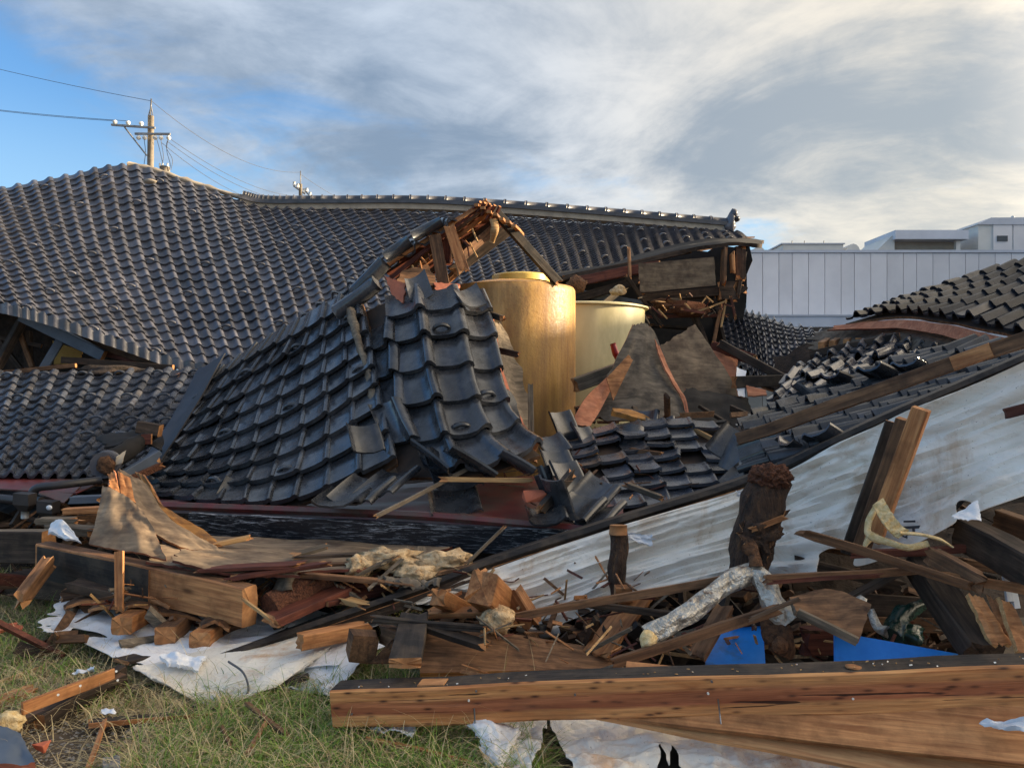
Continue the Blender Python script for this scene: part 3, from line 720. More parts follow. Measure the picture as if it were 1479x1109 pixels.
# ------------------------------------------------------------------ utility poles
def near_pole():
    D = 35.0; q = lambda x, y, dy=0: P(x, y, D + dy)
    t = thing('utility_pole', 'concrete power pole with two crossarms and transformer behind the left roof', 'utility pole', (q(215, 500).x, D, 0))
    tube('pole', [Vector((q(214, 240).x, D, 0)), q(218, 168)], [0.19, 0.13], 'concrete', seg=14, parent=t, sub=1)
    tube('pole_top', [q(217, 170), q(218.5, 143)], [0.045, 0.03], 'galvanised', parent=t, sub=1)
    for a, b in (((214, 168), (218, 154)), ((221, 168), (218.6, 154))): tube('brace', [q(*a), q(*b)], .02, 'galvanised', parent=t, sub=1, seg=5)
    timber('crossarm', q(161, 180.5, -.25), q(224, 185, -.25), .09, .09, 'galvanised', parent=t, endmat='galvanised')
    timber('crossarm', q(195, 193.5, -.25), q(246, 194, -.25), .09, .09, 'galvanised', parent=t, endmat='galvanised')
    tube('arm_brace', [q(180, 184, -.2), q(212, 225, -.2)], .035, 'galvanised', parent=t, sub=1, seg=6)
    def insul(x, y, up=1):
        o = tube('insulator', [q(x, y, -.25), q(x, y - 3.4 * up, -.25), q(x, y - 6 * up, -.25)], [.04, .11, .11, .05], 'porcelain', seg=8, parent=t, sub=2)
    for x, y in ((166, 180), (185, 181), (204, 182)): insul(x, y)
    for x in (200, 209, 224, 232.5, 243.5): insul(x, 196, -1)
    tube('transformer', [q(238, 262), q(238, 241)], [.22, .22], 'concrete', seg=14, parent=t, sub=1)
    for x in (231, 235, 242): tube('bushing', [q(x, 241, -.15), q(x, 236, -.15)], [.06, .04], 'porcelain', parent=t, sub=1, seg=6)
    for pts in (((232, 200), (236, 225), (234, 238)), ((243, 200), (241, 218), (246, 238), (243, 248)), ((226, 200), (230, 214), (235, 236)), ((208, 200), (210, 220), (208, 238)), ((246, 196), (240, 212), (249, 230), (247, 246))):
        tube('jumper_wire', [q(x, y, -.1) for x, y in pts], .013, 'wire', parent=t, seg=5)
def far_pole():
    D = 52.0; q = lambda x, y, dy=0: P(x, y, D + dy)
    t = thing('utility_pole', 'smaller distant power pole with slanted crossarms behind the roof ridge', 'utility pole', (q(434, 500).x, D, 0))
    tube('pole', [Vector((q(434, 300).x, D, 0)), q(434, 266)], [.17, .12], 'concrete', seg=10, parent=t, sub=1)
    tube('pole_top', [q(434, 267), q(434, 247)], [.04, .03], 'galvanised', parent=t, sub=1)
    timber('crossarm', q(424, 269), q(441, 281), .09, .09, 'galvanised', parent=t, endmat='galvanised')
    timber('crossarm', q(440, 275, -.4), q(453, 290, -.4), .09, .09, 'galvanised', parent=t, endmat='galvanised')
    for x, y in ((425, 268), (430, 271), (439, 278), (443, 277), (448, 283), (452, 288)):
        tube('insulator', [q(x, y, -.4), q(x, y - 5, -.4)], [.11, .09], 'porcelain', parent=t, sub=1, seg=7)
near_pole(); far_pole()
def wire(label, a, b, sag, ra=.012, group=None):
    A = P(*a); B = P(*b); pts = []
    for i in range(17):
        t = i / 16; p = A.lerp(B, t); p.z -= sag * 4 * t * (1 - t); pts.append(p)
    tube('power_wire', pts, [ra, ra], 'wire', seg=5, sub=1, label=label, cat='wire', group=group)
wire('thin overhead wire from the left pole top to the upper left edge', (-260, 28, 44), (218, 146, 35), .3)
wire('thin topmost wire running from left pole top down to far pole top', (218.5, 146, 35), (434, 249, 52), .9)
wire('upper wire of the pair reaching the left crossarm from the left edge', (-300, 108, 40), (166, 175, 35), .35)
wire('lower wire of the pair reaching the left crossarm from the left edge', (-300, 112, 40.6), (185, 175, 35), .3)
wire('highest of the three sagging wires from the lower crossarm to the far pole', (246, 201, 35), (430, 284, 52), .55)
wire('middle of the three sagging wires from the lower crossarm to the far pole', (241, 204, 35), (424, 290, 52), .6)
wire('lowest of the three sagging wires from the lower crossarm to the far pole', (233, 206, 35), (416, 296, 52), .75)
wire('faint wire falling away to the right of the far pole', (434, 252, 52), (560, 318, 60), .3)

# ================================================================== ROOFS
# hidden(): image regions in which nearer things stand in front of the large roof, so that its separate tiles go where they show
def poly_in(px, py, poly):
    c = False; n = len(poly)
    for i in range(n):
        x1, y1 = poly[i]; x2, y2 = poly[i - 1]
        if (y1 > py) != (y2 > py) and px < (x2 - x1) * (py - y1) / (y2 - y1) + x1: c = not c
    return c
FRONT = [(0, 540), (295, 533), (480, 425), (640, 322), (700, 295), (745, 320), (690, 395), (1000, 420), (1400, 480), (1479, 1109), (0, 1109)]
A_top = [(-320, 335, 13.6), (-80, 290, 14.2), (0, 273, 14.8), (95, 254, 15.3), (188, 239, 15.8), (290, 270, 16), (372, 296, 16.2), (450, 301, 16.3), (640, 307, 16.5), (860, 321, 16.8), (1066, 337, 17.1)]
A_mid = [(-280, 372, 12.6), (-60, 352, 12.9), (30, 352, 13.2), (120, 362, 13.5), (215, 372, 13.8), (320, 378, 14), (410, 380, 14.2), (500, 372, 14.4), (680, 362, 14.7), (870, 352, 15.5), (1072, 340, 16.3)]
A_bot = [(-240, 395, 11.3), (-20, 436, 11.4), (70, 458, 11.5), (170, 492, 11.7), (268, 524, 11.9), (370, 530, 12), (450, 510, 12.2), (540, 475, 12.7), (705, 432, 13.3), (880, 384, 14.4), (1078, 345, 15.5)]
pA = patch([A_top, A_mid, A_bot])
rA = thing('collapsed_main_roof', 'huge sagging dark tiled roof filling the left background with ridge running right', 'roof', base_of(pA))
tiled(rA, pA, 72, 26, 'worn_roof_tile', PROF_J, jit=.012, guards=lambda i, j: (i + (j // 4) * 2) % 4 == 0 and j % 4 == 1, maxparts=300, hide=lambda x, y: poly_in(x, y, FRONT) or y > 540, lift=.0)
# eave course: deep rolled edge tiles at left
for k in range(26):
    u = 0.10 + k * .0165
    if u > 0.5: break
    a = pA.S(u, 1.0); b = pA.S(u + .0165, 1.0); n = pA.N(u, 1.0); d = pA.S(u, 1.0) - pA.S(u, 0.96); d /= np.linalg.norm(d)
    V = []; Fc = []
    for i in range(7):
        s = i / 6; h = 0.05 * math.sin(s * math.pi * 1.0) ** 2 * (1 if s > .0 else 0)
        p = a + (b - a) * s + n * (h + .02)
        V += [Vector(p), Vector(p + d * .03 - Vector((0, 0, .15 - .02 * math.cos(s * 6.3))))]
    for i in range(6): Fc.append((2 * i, 2 * i + 1, 2 * i + 3, 2 * i + 2))
    mesh('eave_tile', V, Fc, 'worn_roof_tile', rA, smooth=True)
# ridge stack
def ridge_line(pts, r, mat, name, parent, **k): return tube(name, pts, r, mat, parent=parent, **k)
rp = [(350, 293, 16.15), (385, 300, 16.3), (470, 300, 16.4), (640, 301, 16.6), (860, 316, 16.9), (1052, 332, 17.2)]
rr = thing('roof_ridge', 'dark capped roof ridge with pale mortar band along the far skyline', 'roof ridge', P(700, 320, 16.8))
def band(name, pts, dz0, dz1, w, mat, parent):
    A = [np.array(tuple(P(*p))) for p in pts]; n = 40; V = []; Fc = []
    for i in range(n + 1):
        p = patch._cr(A, i / n)
        V += [(p[0], p[1] - w, p[2] + dz0), (p[0], p[1] - w, p[2] + dz1), (p[0], p[1] + w, p[2] + dz1), (p[0], p[1] + w, p[2] + dz0)]
    for i in range(n):
        for k in range(4): Fc.append((i * 4 + k, i * 4 + (k + 1) % 4, (i + 1) * 4 + (k + 1) % 4, (i + 1) * 4 + k)[::-1])
    Fc += [(0, 1, 2, 3), (4 * n + 3, 4 * n + 2, 4 * n + 1, 4 * n)]
    return mesh(name, V, Fc, mat, parent)
band('mortar_band', rp, -.06, .055, .14, 'concrete', rr)
band('ridge_course', rp, .056, .105, .19, 'worn_roof_tile', rr)
band('ridge_course', rp, .106, .15, .15, 'worn_roof_tile', rr)
A = [np.array(tuple(P(*p))) for p in rp]; n = 38
for i in range(n):
    a = Vector(patch._cr(A, i / n)) + Vector((0, 0, .17)); b = Vector(patch._cr(A, (i + 1) / n)) + Vector((0, 0, .17))
    c = b - (b - a) * .12
    tube('ridge_cap', [a, c], [.085, .085], 'worn_roof_tile', seg=10, parent=rr, sub=1); tube('ridge_collar', [c, b], [.105, .105], 'worn_roof_tile', seg=10, parent=rr, sub=1)
e = P(1054, 331, 17.2)
for (dx, dz, rx, rz) in ((0, .12, .10, .26), (.06, .33, .09, .10), (-.05, .02, .16, .12), (.12, .2, .07, .07)):
    lump('end_ornament', e + Vector((dx, -.1, dz)), (rx, .12, rz), 'worn_roof_tile', rr, amp=.25, sub=2, seed=dz * 9)
# mortar along the broken hip
for pts in ([(186, 237, 15.9), (235, 250, 15.95), (290, 268, 16.05), (372, 293, 16.25)],):
    tube('hip_mortar', pts, [.07, .05], 'concrete', parent=rr, lump=.8, seg=6)
lump('mortar_chip', (216, 262, 15.3), (.14, .06, .05), 'concrete', rA, amp=.4, sub=2)

# lower left roof
pB = patch([[(-90, 545, 11.2), (0, 538, 11.3), (150, 536, 11.4), (300, 533, 11.5), (420, 535, 11.6)],
            [(-120, 603, 9.4), (-20, 600, 9.5), (120, 598, 9.6), (262, 600, 9.9), (380, 606, 10.2)],
            [(-170, 682, 7.2), (-50, 686, 7.25), (70, 690, 7.35), (190, 688, 7.7), (330, 680, 8.2)]])
rB = thing('lower_roof', 'low lean-to roof of curved grey tiles at the left edge', 'roof', base_of(pB))
tiled(rB, pB, 20, 13, 'dusty_tile', PROF_J, jit=.01, guards=lambda i, j: j in (0, 3, 6, 8) and (i + j) % 2 == 0, skip=lambda i, j: (i > 14 and j > 10) or (i > 13 and j == 12) or (i == 15 and j == 9), hide=lambda x, y: x > 330 or (x > 240 and y > 640))

# buckled front slope, left face
pC = patch([[(300, 545, 9.6), (385, 488, 9.3), (450, 452, 8.9), (512, 415, 8.5)],
            [(256, 622, 8.6), (345, 588, 8.3), (440, 545, 8.0), (535, 492, 7.75)],
            [(222, 680, 7.85), (330, 664, 7.4), (440, 628, 7.1), (548, 568, 7.05)],
            [(190, 712, 7.2), (310, 730, 6.4), (430, 724, 6.25), (572, 666, 6.3)]])
rC = thing('buckled_front_slope', 'glossy blue-black roof slope in the left centre, folded over and slumping toward the grass', 'roof', base_of(pC))
tiled(rC, pC, 10, 9, 'black_glazed_tile', PROF_FLAT, step=.058, thick=.042, jit=.018, guards=lambda i, j: (i + j) % 3 == 1 and j % 3 == 1, slip=.04, wave=.012, skip=lambda i, j: (i, j) in ((9, 0),))
sheet('verge_flashing', patch([[(290, 538, 9.8), (312, 526, 9.62), (330, 514, 9.5)], [(258, 598, 9.0), (272, 597, 8.85), (286, 593, 8.7)], [(222, 655, 8.2), (236, 660, 8.0), (243, 660, 7.9)], [(190, 700, 7.7), (200, 705, 7.55), (208, 706, 7.45)]]), 10, 24, .015, 'dark_plastic', parent=rC, lift=.055, noise_amp=.01)
# upper tail of the slope: edge tiles stepping up the broken rafters
pC0 = patch([[(505, 418, 8.65), (560, 375, 8.75), (620, 335, 8.85), (655, 315, 8.9)], [(515, 428, 8.35), (565, 386, 8.4), (624, 343, 8.45), (662, 320, 8.5)]])
tiled(rC, patch([[(420, 468, 9.4), (505, 412, 9.3), (575, 366, 9.2), (648, 318, 9.1)], [(436, 478, 9.0), (512, 424, 8.8), (585, 376, 8.6), (660, 322, 8.5)]]), 10, 2, 'black_glazed_tile', PROF_ROLL, jit=.03, under=False)
tube('broken_ridge_roll', [(486, 452, 8.3), (515, 432, 8.25), (545, 408, 8.2)], [.09, .09], 'black_glazed_tile', seg=10, parent=rC)
tube('broken_ridge_roll', [(513, 424, 8.35), (536, 400, 8.3), (556, 378, 8.3)], [.09, .085], 'black_glazed_tile', seg=10, parent=rC)
tube('broken_ridge_roll', [(556, 372, 8.45), (592, 348, 8.45)], [.07, .07], 'black_glazed_tile', seg=10, parent=rC)
tube('broken_ridge_roll', [(596, 342, 8.5), (638, 320, 8.5)], [.07, .06], 'black_glazed_tile', seg=10, parent=rC)

# buckled front slope, right face (the wave)
pW = patch([[(520, 448, 8.3), (580, 424, 8.0), (640, 418, 7.95), (700, 426, 8.2)],
            [(536, 512, 7.65), (594, 496, 7.3), (652, 490, 7.25), (712, 496, 7.5)],
            [(548, 588, 7.0), (606, 576, 6.75), (666, 572, 6.75), (726, 578, 7.0)],
            [(560, 648, 6.55), (622, 640, 6.35), (684, 634, 6.35), (748, 622, 6.65)],
            [(574, 684, 6.2), (640, 682, 6.0), (712, 674, 6.0), (780, 650, 6.3)]])
rW = thing('buckled_wave_slope', 'steep curled strip of shiny black tiles beside the amber tank', 'roof', base_of(pW))
tiled(rW, pW, 4, 6, 'black_glazed_tile', step=.062, thick=.045, prof=([0.0, .06, .14, .30, .55, .74, .82, .90, 1.0, 1.09], [.02, -.006, -.022, -.03, -.026, -.006, .034, .058, .05, .004]), jit=.03, guards=lambda i, j: (i, j) in ((2, 1), (2, 4), (3, 3)), slip=.06, wave=.02, skip=lambda i, j: (i, j) in ((0, 0), (0, 5)))
sheet('torn_backing', patch([[(684, 438, 8.3), (712, 440, 8.5)], [(697, 500, 7.75), (722, 500, 7.95)], [(716, 575, 7.25), (748, 590, 7.4)], [(745, 628, 6.9), (778, 640, 7.0)]]), 6, 30, .012, 'clay_orange', 'orange_pine', rW, rag=.05, lift=-.02, noise_amp=.02)
sheet('torn_backing', patch([[(700, 452, 8.6), (728, 460, 8.8)], [(724, 520, 8.2), (752, 520, 8.4)], [(738, 590, 7.6), (768, 585, 7.8)], [(762, 632, 7.1), (776, 650, 7.2)]]), 6, 30, .012, 'grey_timber', 'orange_pine', rW, rag=.12, lift=-.05, noise_amp=.04)
tube('torn_seam_board', [(506, 448, 8.15), (517, 490, 7.75), (532, 535, 7.4), (541, 575, 7.05), (556, 612, 6.85), (572, 636, 6.7)], [.045, .04, .05, .045], 'grey_timber', seg=7, parent=rC, lump=.7)
tube('torn_seam_board', [(520, 446, 8.2), (534, 492, 7.85), (549, 540, 7.45), (562, 590, 7.1), (580, 622, 6.9)], [.045, .05, .05, .04], 'dark_timber', seg=7, parent=rC, lump=.4)
for k, (px, py, d) in enumerate(((600, 404, 7.9), (678, 430, 7.85), (650, 428, 7.8))): pass

# centre patch of broken tiles
pD = patch([[(820, 628, 7.5), (900, 612, 7.6), (985, 606, 7.6), (1068, 620, 7.4)],
            [(826, 662, 6.9), (910, 652, 7.0), (1000, 650, 7.0), (1092, 658, 6.8)],
            [(840, 706, 6.35), (930, 700, 6.4), (1022, 696, 6.4), (1112, 694, 6.25)],
            [(870, 768, 5.85), (955, 762, 5.85), (1046, 750, 5.85), (1134, 738, 5.8)]])
rD = thing('sunken_centre_roof', 'patch of dusty broken tiles lying low in the middle between tank and white sheet', 'roof', base_of(pD))
tiled(rD, pD, 7, 8, 'dusty_tile', PROF_FLAT, step=.05, thick=.03, jit=.03, slip=.14, wave=.03, skip=lambda i, j: (i, j) in ((1, 2), (4, 3), (5, 1), (0, 4), (0, 0), (0, 7)))

# right upper roof
pE = patch([[(1290, 440, 9.9), (1400, 402, 9.4), (1500, 372, 8.6), (1620, 335, 7.8), (1760, 300, 7.1)],
            [(1262, 450, 9.7), (1350, 428, 9.2), (1440, 415, 8.4), (1540, 405, 7.5), (1660, 400, 6.7)],
            [(1222, 462, 9.5), (1290, 452, 9.0), (1350, 456, 8.2), (1430, 471, 7.2), (1540, 498, 6.2)]])
rE = thing('right_upper_roof', 'raised dark tiled roof with thick rolls rising to the right edge', 'roof', base_of(pE))
tiled(rE, pE, 15, 6, 'slate_black_tile', PROF_ROLL, jit=.018, slip=.03, wave=.01)
sheet('eave_board', patch([[(1205, 470, 9.6), (1290, 462, 8.95), (1350, 466, 8.15), (1420, 480, 7.25), (1500, 502, 6.45)], [(1205, 476, 9.5), (1290, 474, 8.85), (1350, 482, 8.05), (1420, 500, 7.2), (1500, 525, 6.4)]]), 40, 4, .02, 'pink_plywood', 'red_timber', rE, rag=.05)
sheet('felt_underlay', patch([[(1180, 478, 9.9), (1270, 470, 9.3), (1345, 478, 8.5), (1420, 496, 7.6), (1500, 520, 6.8)], [(1170, 505, 9.6), (1260, 500, 8.9), (1340, 505, 8.1), (1420, 528, 7.2), (1500, 560, 6.5)]]), 40, 8, .015, 'grey_plywood', 'dark_timber', rE, rag=.08, noise_amp=.05)
for px, py in ((1186, 492), (1202, 490), (1222, 488), (1240, 486), (1256, 488)):
    timber('rafter', P(px, py + 8, 9.3), P(px + 24, py - 6, 10.2), .07, .1, 'brown_timber', parent=rE)
timber('eave_purlin', P(1170, 512, 9.2), P(1300, 486, 8.7), .08, .09, 'dark_timber', parent=rE)

# valley roof on the right
pV = patch([[(1330, 520, 6.8), (1400, 500, 6.4), (1460, 500, 5.8), (1520, 510, 5.2), (1600, 500, 4.7), (1680, 500, 4.4)],
            [(1230, 545, 6.85), (1290, 545, 6.4), (1340, 555, 5.85), (1395, 560, 5.35), (1455, 545, 4.95), (1500, 545, 4.7)],
            [(1140, 580, 6.8), (1190, 585, 6.35), (1230, 598, 5.9), (1270, 608, 5.4), (1305, 605, 5.1), (1325, 608, 4.95)],
            [(1058, 612, 6.65), (1078, 628, 6.25), (1098, 645, 5.85), (1108, 662, 5.5), (1120, 676, 5.25), (1132, 688, 5.1)]])
rV = thing('right_valley_roof', 'tilted roof of rolled tiles sloping down left to the valley above the white sheet', 'roof', base_of(pV))
tiled(rV, pV, 14, 9, 'black_glazed_tile', PROF_ROLL, jit=.028, slip=.08, wave=.02, skip=lambda i, j: (j == 8 and i % 3 == 0) or (i * 7 + j * 5) % 31 == 0)

sheet('attic_backing', patch([[(1120, 512, 10.6), (1200, 492, 10.2), (1300, 480, 10.1), (1420, 480, 9.6), (1560, 490, 9.2)], [(1110, 640, 9.6), (1200, 640, 9.2), (1300, 640, 9), (1420, 640, 9), (1560, 640, 9)]]), 20, 8, .05, 'rubble_dark', 'dark_timber', rV, rag=.05, noise_amp=.15)
pU = patch([[(1150, 528, 9.2), (1235, 500, 9.0), (1330, 494, 8.6), (1440, 502, 8.0)], [(1135, 548, 8.6), (1220, 528, 8.3), (1310, 520, 7.9), (1420, 522, 7.4)], [(1108, 580, 7.9), (1190, 566, 7.6), (1290, 552, 7.3), (1400, 545, 6.9)]])
tiled(rV, pU, 13, 6, 'dusty_tile', PROF_ROLL, jit=.05, slip=.15, wave=.05, skip=lambda i, j: (i * 5 + j * 3) % 13 == 0)
# small far roof in the dip
pF = patch([[(1030, 436, 14.6), (1060, 446, 14.4), (1100, 456, 14), (1140, 470, 13.5), (1190, 480, 13)],
            [(1036, 478, 13.4), (1075, 492, 13), (1110, 502, 12.4), (1150, 505, 12), (1195, 505, 11.8)],
            [(1040, 512, 12.2), (1080, 540, 11.6), (1115, 560, 11), (1160, 560, 10.6), (1210, 545, 10.6)]])
rF = thing('far_dip_roof', 'small distant curving tiled roof in the dip below the pale canopy', 'roof', base_of(pF))
tiled(rF, pF, 15, 12, 'worn_roof_tile', PROF_ROLL, jit=.015, wave=.01)

# ------------------------------------------------------------------ open eave at far left
t = thing('broken_eave_frame', 'dark open frame of braces under the left roof edge', 'frame', P(60, 530, 12.4))
box('dark_backing', tuple(P(-320, 560, 13.2)), tuple(P(255, 452, 13.6)), 'rubble_dark', t)  # dark-coloured box stands in for the shade inside the open eave
for a, b, w, h, m in (((-10, 540, 11.8), (40, 450, 12.3), .12, .12, 'dark_timber'), ((32, 456, 11.9), (150, 514, 11.9), .12, .17, 'steel_blue'), ((62, 533, 11.9), (88, 490, 12), .12, .12, 'steel_blue'),
                   ((24, 470, 12.2), (46, 530, 12.2), .05, .07, 'brown_timber'), ((40, 478, 12.3), (42, 540, 12.3), .1, .1, 'dark_timber'), ((0, 488, 12.2), (60, 500, 12.3), .05, .06, 'dark_timber'), ((60, 470, 12.1), (230, 527, 12.0), .1, .12, 'brown_timber'),
                   ((-20, 470, 12.6), (36, 540, 12.6), .05, .08, 'dark_timber'), ((90, 520, 11.7), (250, 532, 11.7), .08, .1, 'dark_timber'), ((0, 538, 11.6), (110, 528, 11.6), .06, .06, 'brown_timber')):
    timber('brace', a, b, w, h, m, parent=t)
board('ochre_wall_patch', (76, 492, 12.3), (118, 508, 12.3), (112, 527, 12.3), (78, 526, 12.3), .04, 'ochre_wall', parent=t, rag=.03)
board('soffit_board', (100, 484, 12.1), (240, 530, 12.0), (236, 538, 12.0), (100, 500, 12.1), .03, 'red_timber', parent=t)
lump('splintered_pile', (160, 538, 11.5), (.55, .3, .10), 'rubble_dark', t, amp=.6, seed=3)

# ------------------------------------------------------------------ torn gable end, right of centre
g = thing('torn_gable_end', 'black torn gable end with hanging boards below the right end of the far ridge', 'gable', P(980, 560, 13))
pG = patch([[(800, 392, 14.2), (880, 380, 14), (930, 366, 13.8), (1000, 349, 13.6), (1060, 344, 13.4), (1102, 346, 13.3)], [(806, 400, 13.3), (880, 386, 13.1), (930, 374, 12.9), (1000, 358, 12.6), (1058, 350, 12.4), (1098, 353, 12.4)]])
sheet('roof_edge_sheet', pG, 40, 6, .06, 'dark_felt', 'dark_timber', g, rag=.02, noise_amp=.04)
sheet('backing', patch([[(800, 400, 14.3), (900, 385, 14.2), (1000, 362, 14), (1084, 356, 13.7)], [(800, 480, 14.2), (900, 480, 14), (1000, 480, 13.8), (1072, 480, 13.7)], [(800, 640, 13.6), (900, 640, 13.5), (1000, 640, 13.4), (1050, 640, 13.3)]]), 20, 12, .08, 'dark_felt', 'dark_timber', g, rag=.02)  # dark sheet standing in for the shaded void behind the boards
DB = [((826, 408, 12.8), (955, 383, 12.6), .12, .16, 'red_timber'), ((815, 402, 12.9), (1000, 362, 12.7), .1, .08, 'dark_timber'), ((830, 432, 12.9), (925, 404, 12.7), .1, .14, 'dark_timber'),
      ((840, 424, 13), (930, 440, 12.8), .08, .12, 'steel_blue'), ((860, 446, 12.9), (1060, 430, 12.7), .1, .15, 'dark_timber'), ((930, 430, 12.8), (1075, 418, 12.6), .1, .14, 'dark_timber'),
      ((1046, 360, 12.5), (1044, 410, 12.5), .24, .04, 'brown_timber'), ((1057, 366, 12.4), (1058, 392, 12.4), .17, .04, 'orange_pine'), ((1070, 358, 12.5), (1070, 402, 12.5), .16, .05, 'dark_timber'),
      ((1076, 352, 12.6), (1064, 428, 12.6), .2, .06, 'dark_timber'), ((1040, 420, 12.6), (1062, 420, 12.6), .16, .3, 'dark_timber'), ((1056, 430, 12.4), (1062, 458, 12.4), .03, .04, 'red_timber'),
      ((935, 458, 12.7), (1048, 456, 12.5), .05, .05, 'red_timber'), ((1028, 430, 12.8), (1044, 500, 12.8), .35, .05, 'dark_timber'), ((940, 470, 13), (1010, 476, 13), .3, .04, 'dark_timber'),
      ((1000, 450, 12.7), (1020, 500, 12.7), .3, .05, 'dark_timber'), ((870, 440, 12.6), (905, 412, 12.8), .05, .1, 'grey_timber'), ((908, 360, 12.6), (910, 400, 12.5), .05, .04, 'brown_timber'), ((905, 400, 12.5), (955, 470, 12.6), .05, .06, 'dark_timber'),
      ((1030, 500, 12.4), (1042, 440, 12.4), .05, .05, 'brown_timber'), ((1042, 470, 12.3), (1048, 436, 12.3), .03, .03, 'pale_splinter'), ((1000, 452, 12.3), (1046, 436, 12.3), .03, .03, 'pale_splinter'), ((985, 446, 12.2), (1016, 452, 12.2), .03, .04, 'red_timber')]
for a, b, w, h, m in DB: timber('loose_board', a, b, w, h, m, parent=g, ends=(.04, .06))
board('plaster_panel', (922, 381, 12.1), (1031, 371, 12.0), (1034, 412, 12.0), (925, 423, 12.1), .06, 'plywood_face', 'red_timber', g, rag=.008)
lump('clay_lump', (893, 420, 12.4), (.12, .1, .08), 'insulation', g, seed=4); lump('clay_lump', (832, 412, 12.4), (.16, .12, .14), 'rot', g, seed=5)
lump('straw_wall_clump', (990, 446, 12.5), (.35, .15, .12), 'rusty_rot', g, seed=6, amp=.7); lump('straw_wall_clump', (960, 440, 12.6), (.25, .15, .1), 'rot', g, seed=7, amp=.7)
for k in range(26):
    x = random.uniform(930, 1046); y = random.uniform(428, 456)
    timber('splinter', (x, y, 12.3), (x + random.uniform(-16, 16), y + random.uniform(-12, 14), 12.2), .015, .02, random.choice(['pale_splinter', 'red_timber', 'grey_timber', 'dark_timber']), parent=g)
def chip(name, c, r, mat, label, cat, seed=0, parent=None):
    """a broken block: flat faces, knocked-off corners"""
    c = P(*c); rnd = random.Random(seed); rot = Matrix.Rotation(rnd.random() * 3, 4, 'Z') @ Matrix.Rotation(rnd.uniform(-.4, .4), 4, 'X')
    import bmesh
    bm = bmesh.new(); vs = []
    for _ in range(16):
        p = Vector((rnd.choice((-1, 1)) * rnd.uniform(.75, 1) * r[0], rnd.choice((-1, 1)) * rnd.uniform(.7, 1) * r[1], rnd.choice((-1, 1)) * rnd.uniform(.7, 1) * r[2])); bm.verts.new(p)
    bmesh.ops.convex_hull(bm, input=bm.verts)
    loose_ = [v for v in bm.verts if not v.link_faces]
    for v in loose_: bm.verts.remove(v)
    me = bpy.data.meshes.new(name); bm.to_mesh(me); bm.free()
    return tag(link(name, me, mat, Matrix.Translation(c) @ rot, parent), label, cat)
# ================================================================== TANKS
def lathe(name, c, prof, seg, mat, parent, jitter=0.0, smooth=True, cap=True):
    V = []; Fc = []; n = len(prof)
    for r, z in prof:
        for s in range(seg):
            a = 2 * math.pi * s / seg; j = 1 + jitter * mn.noise(Vector((math.cos(a) * 2, math.sin(a) * 2, z * 1.2)))
            V.append((c.x + math.cos(a) * r * j, c.y + math.sin(a) * r * j, z))
    for i in range(n - 1):
        for s in range(seg):
            s2 = (s + 1) % seg; Fc.append((i * seg + s, i * seg + s2, (i + 1) * seg + s2, (i + 1) * seg + s))
    if cap: Fc.append(tuple((n - 1) * seg + s for s in range(seg)))
    o = mesh(name, V, Fc, mat, parent, smooth=smooth)
    try: o.data.set_sharp_from_angle(angle=R(40))
    except Exception: pass
    return o
TX = P(738, 560, 9.4).x; zt = P(0, 400, 9.0).z
t = thing('storage_tank', 'large amber resin tank with shallow domed top, stained and shining', 'tank', (TX, 9.6, 0))
r1 = 0.80
lathe('body', Vector((TX, 9.6, 0)), [(r1, 0), (r1 * .995, .8), (r1, 1.6), (r1 * 1.0, zt - .16), (r1 * .995, zt - .1), (r1 * .97, zt - .07)], 72, 'amber_resin', t, .012, cap=False)
lathe('dome', Vector((TX, 9.6, 0)), [(r1 * .972, zt - .071), (r1 * .8, zt - .045), (r1 * .5, zt + .01), (r1 * .42, zt + .02)], 60, 'amber_resin', t, .01)
lathe('hatch_lid', Vector((TX + .12, 9.6, 0)), [(.36, zt + .015), (.36, zt + .085), (.34, zt + .10)], 36, 'tank_yellow', t, .01)
TX2 = P(838, 560, 11.3).x; z2 = P(0, 434, 10.6).z
t = thing('storage_tank', 'pale yellow open-topped tank with a flanged rim standing behind the amber tank', 'tank', (TX2, 11.5, 0))
lathe('body', Vector((TX2, 11.5, 0)), [(.93, 0), (.95, 1.2), (.965, z2 - .06)], 64, 'tank_cream', t, .006, cap=False)
lathe('rim', Vector((TX2, 11.5, 0)), [(.965, z2 - .058), (1.02, z2 - .05), (1.02, z2 - .03), (.95, z2 - .01), (.93, z2 - .05), (.93, z2 - .6)], 64, 'tank_cream', t, .012)

# ================================================================== BROKEN RAFTERS ABOVE THE FOLD
g = thing('broken_rafter_arm', 'splintered underside of roof battens jutting up in front of the far ridge', 'rafters', P(640, 400, 8.6))
sl = patch([[(548, 392, 8.75), (630, 338, 8.75), (706, 290, 8.75)], [(600, 412, 9.5), (670, 372, 9.5), (742, 326, 9.5)]])
sheet('roof_board', sl, 24, 8, .02, 'red_timber', 'orange_pine', g, rag=.03, noise_amp=.01, keep=lambda u, v: not (u > .25 and v > .55 and mn.noise(Vector((u * 9, v * 9, 2))) > .1))
for k in range(7):
    f = k / 6; x0 = 556 + 60 * f; y0 = 404 + 22 * f; x1 = 702 + 40 * f; y1 = 294 + 34 * f; d = 8.62 + .75 * f
    timber('rafter', (x0 + random.uniform(-4, 16), y0, d), (x1 + random.uniform(-10, 6), y1, d), .035, .05, ['red_timber', 'brown_timber', 'orange_pine', 'dark_timber'][k % 4], parent=g, ends=(.05, .03))
for k in range(7):
    f = k / 6
    timber('batten', (688 + 9 * k, 296 - 1 * (k % 2) + 5 * k, 8.45), (700 + 9 * k, 306 + 5.5 * k, 9.1), .05, .03, 'brown_timber' if k % 2 else 'orange_pine', parent=g)
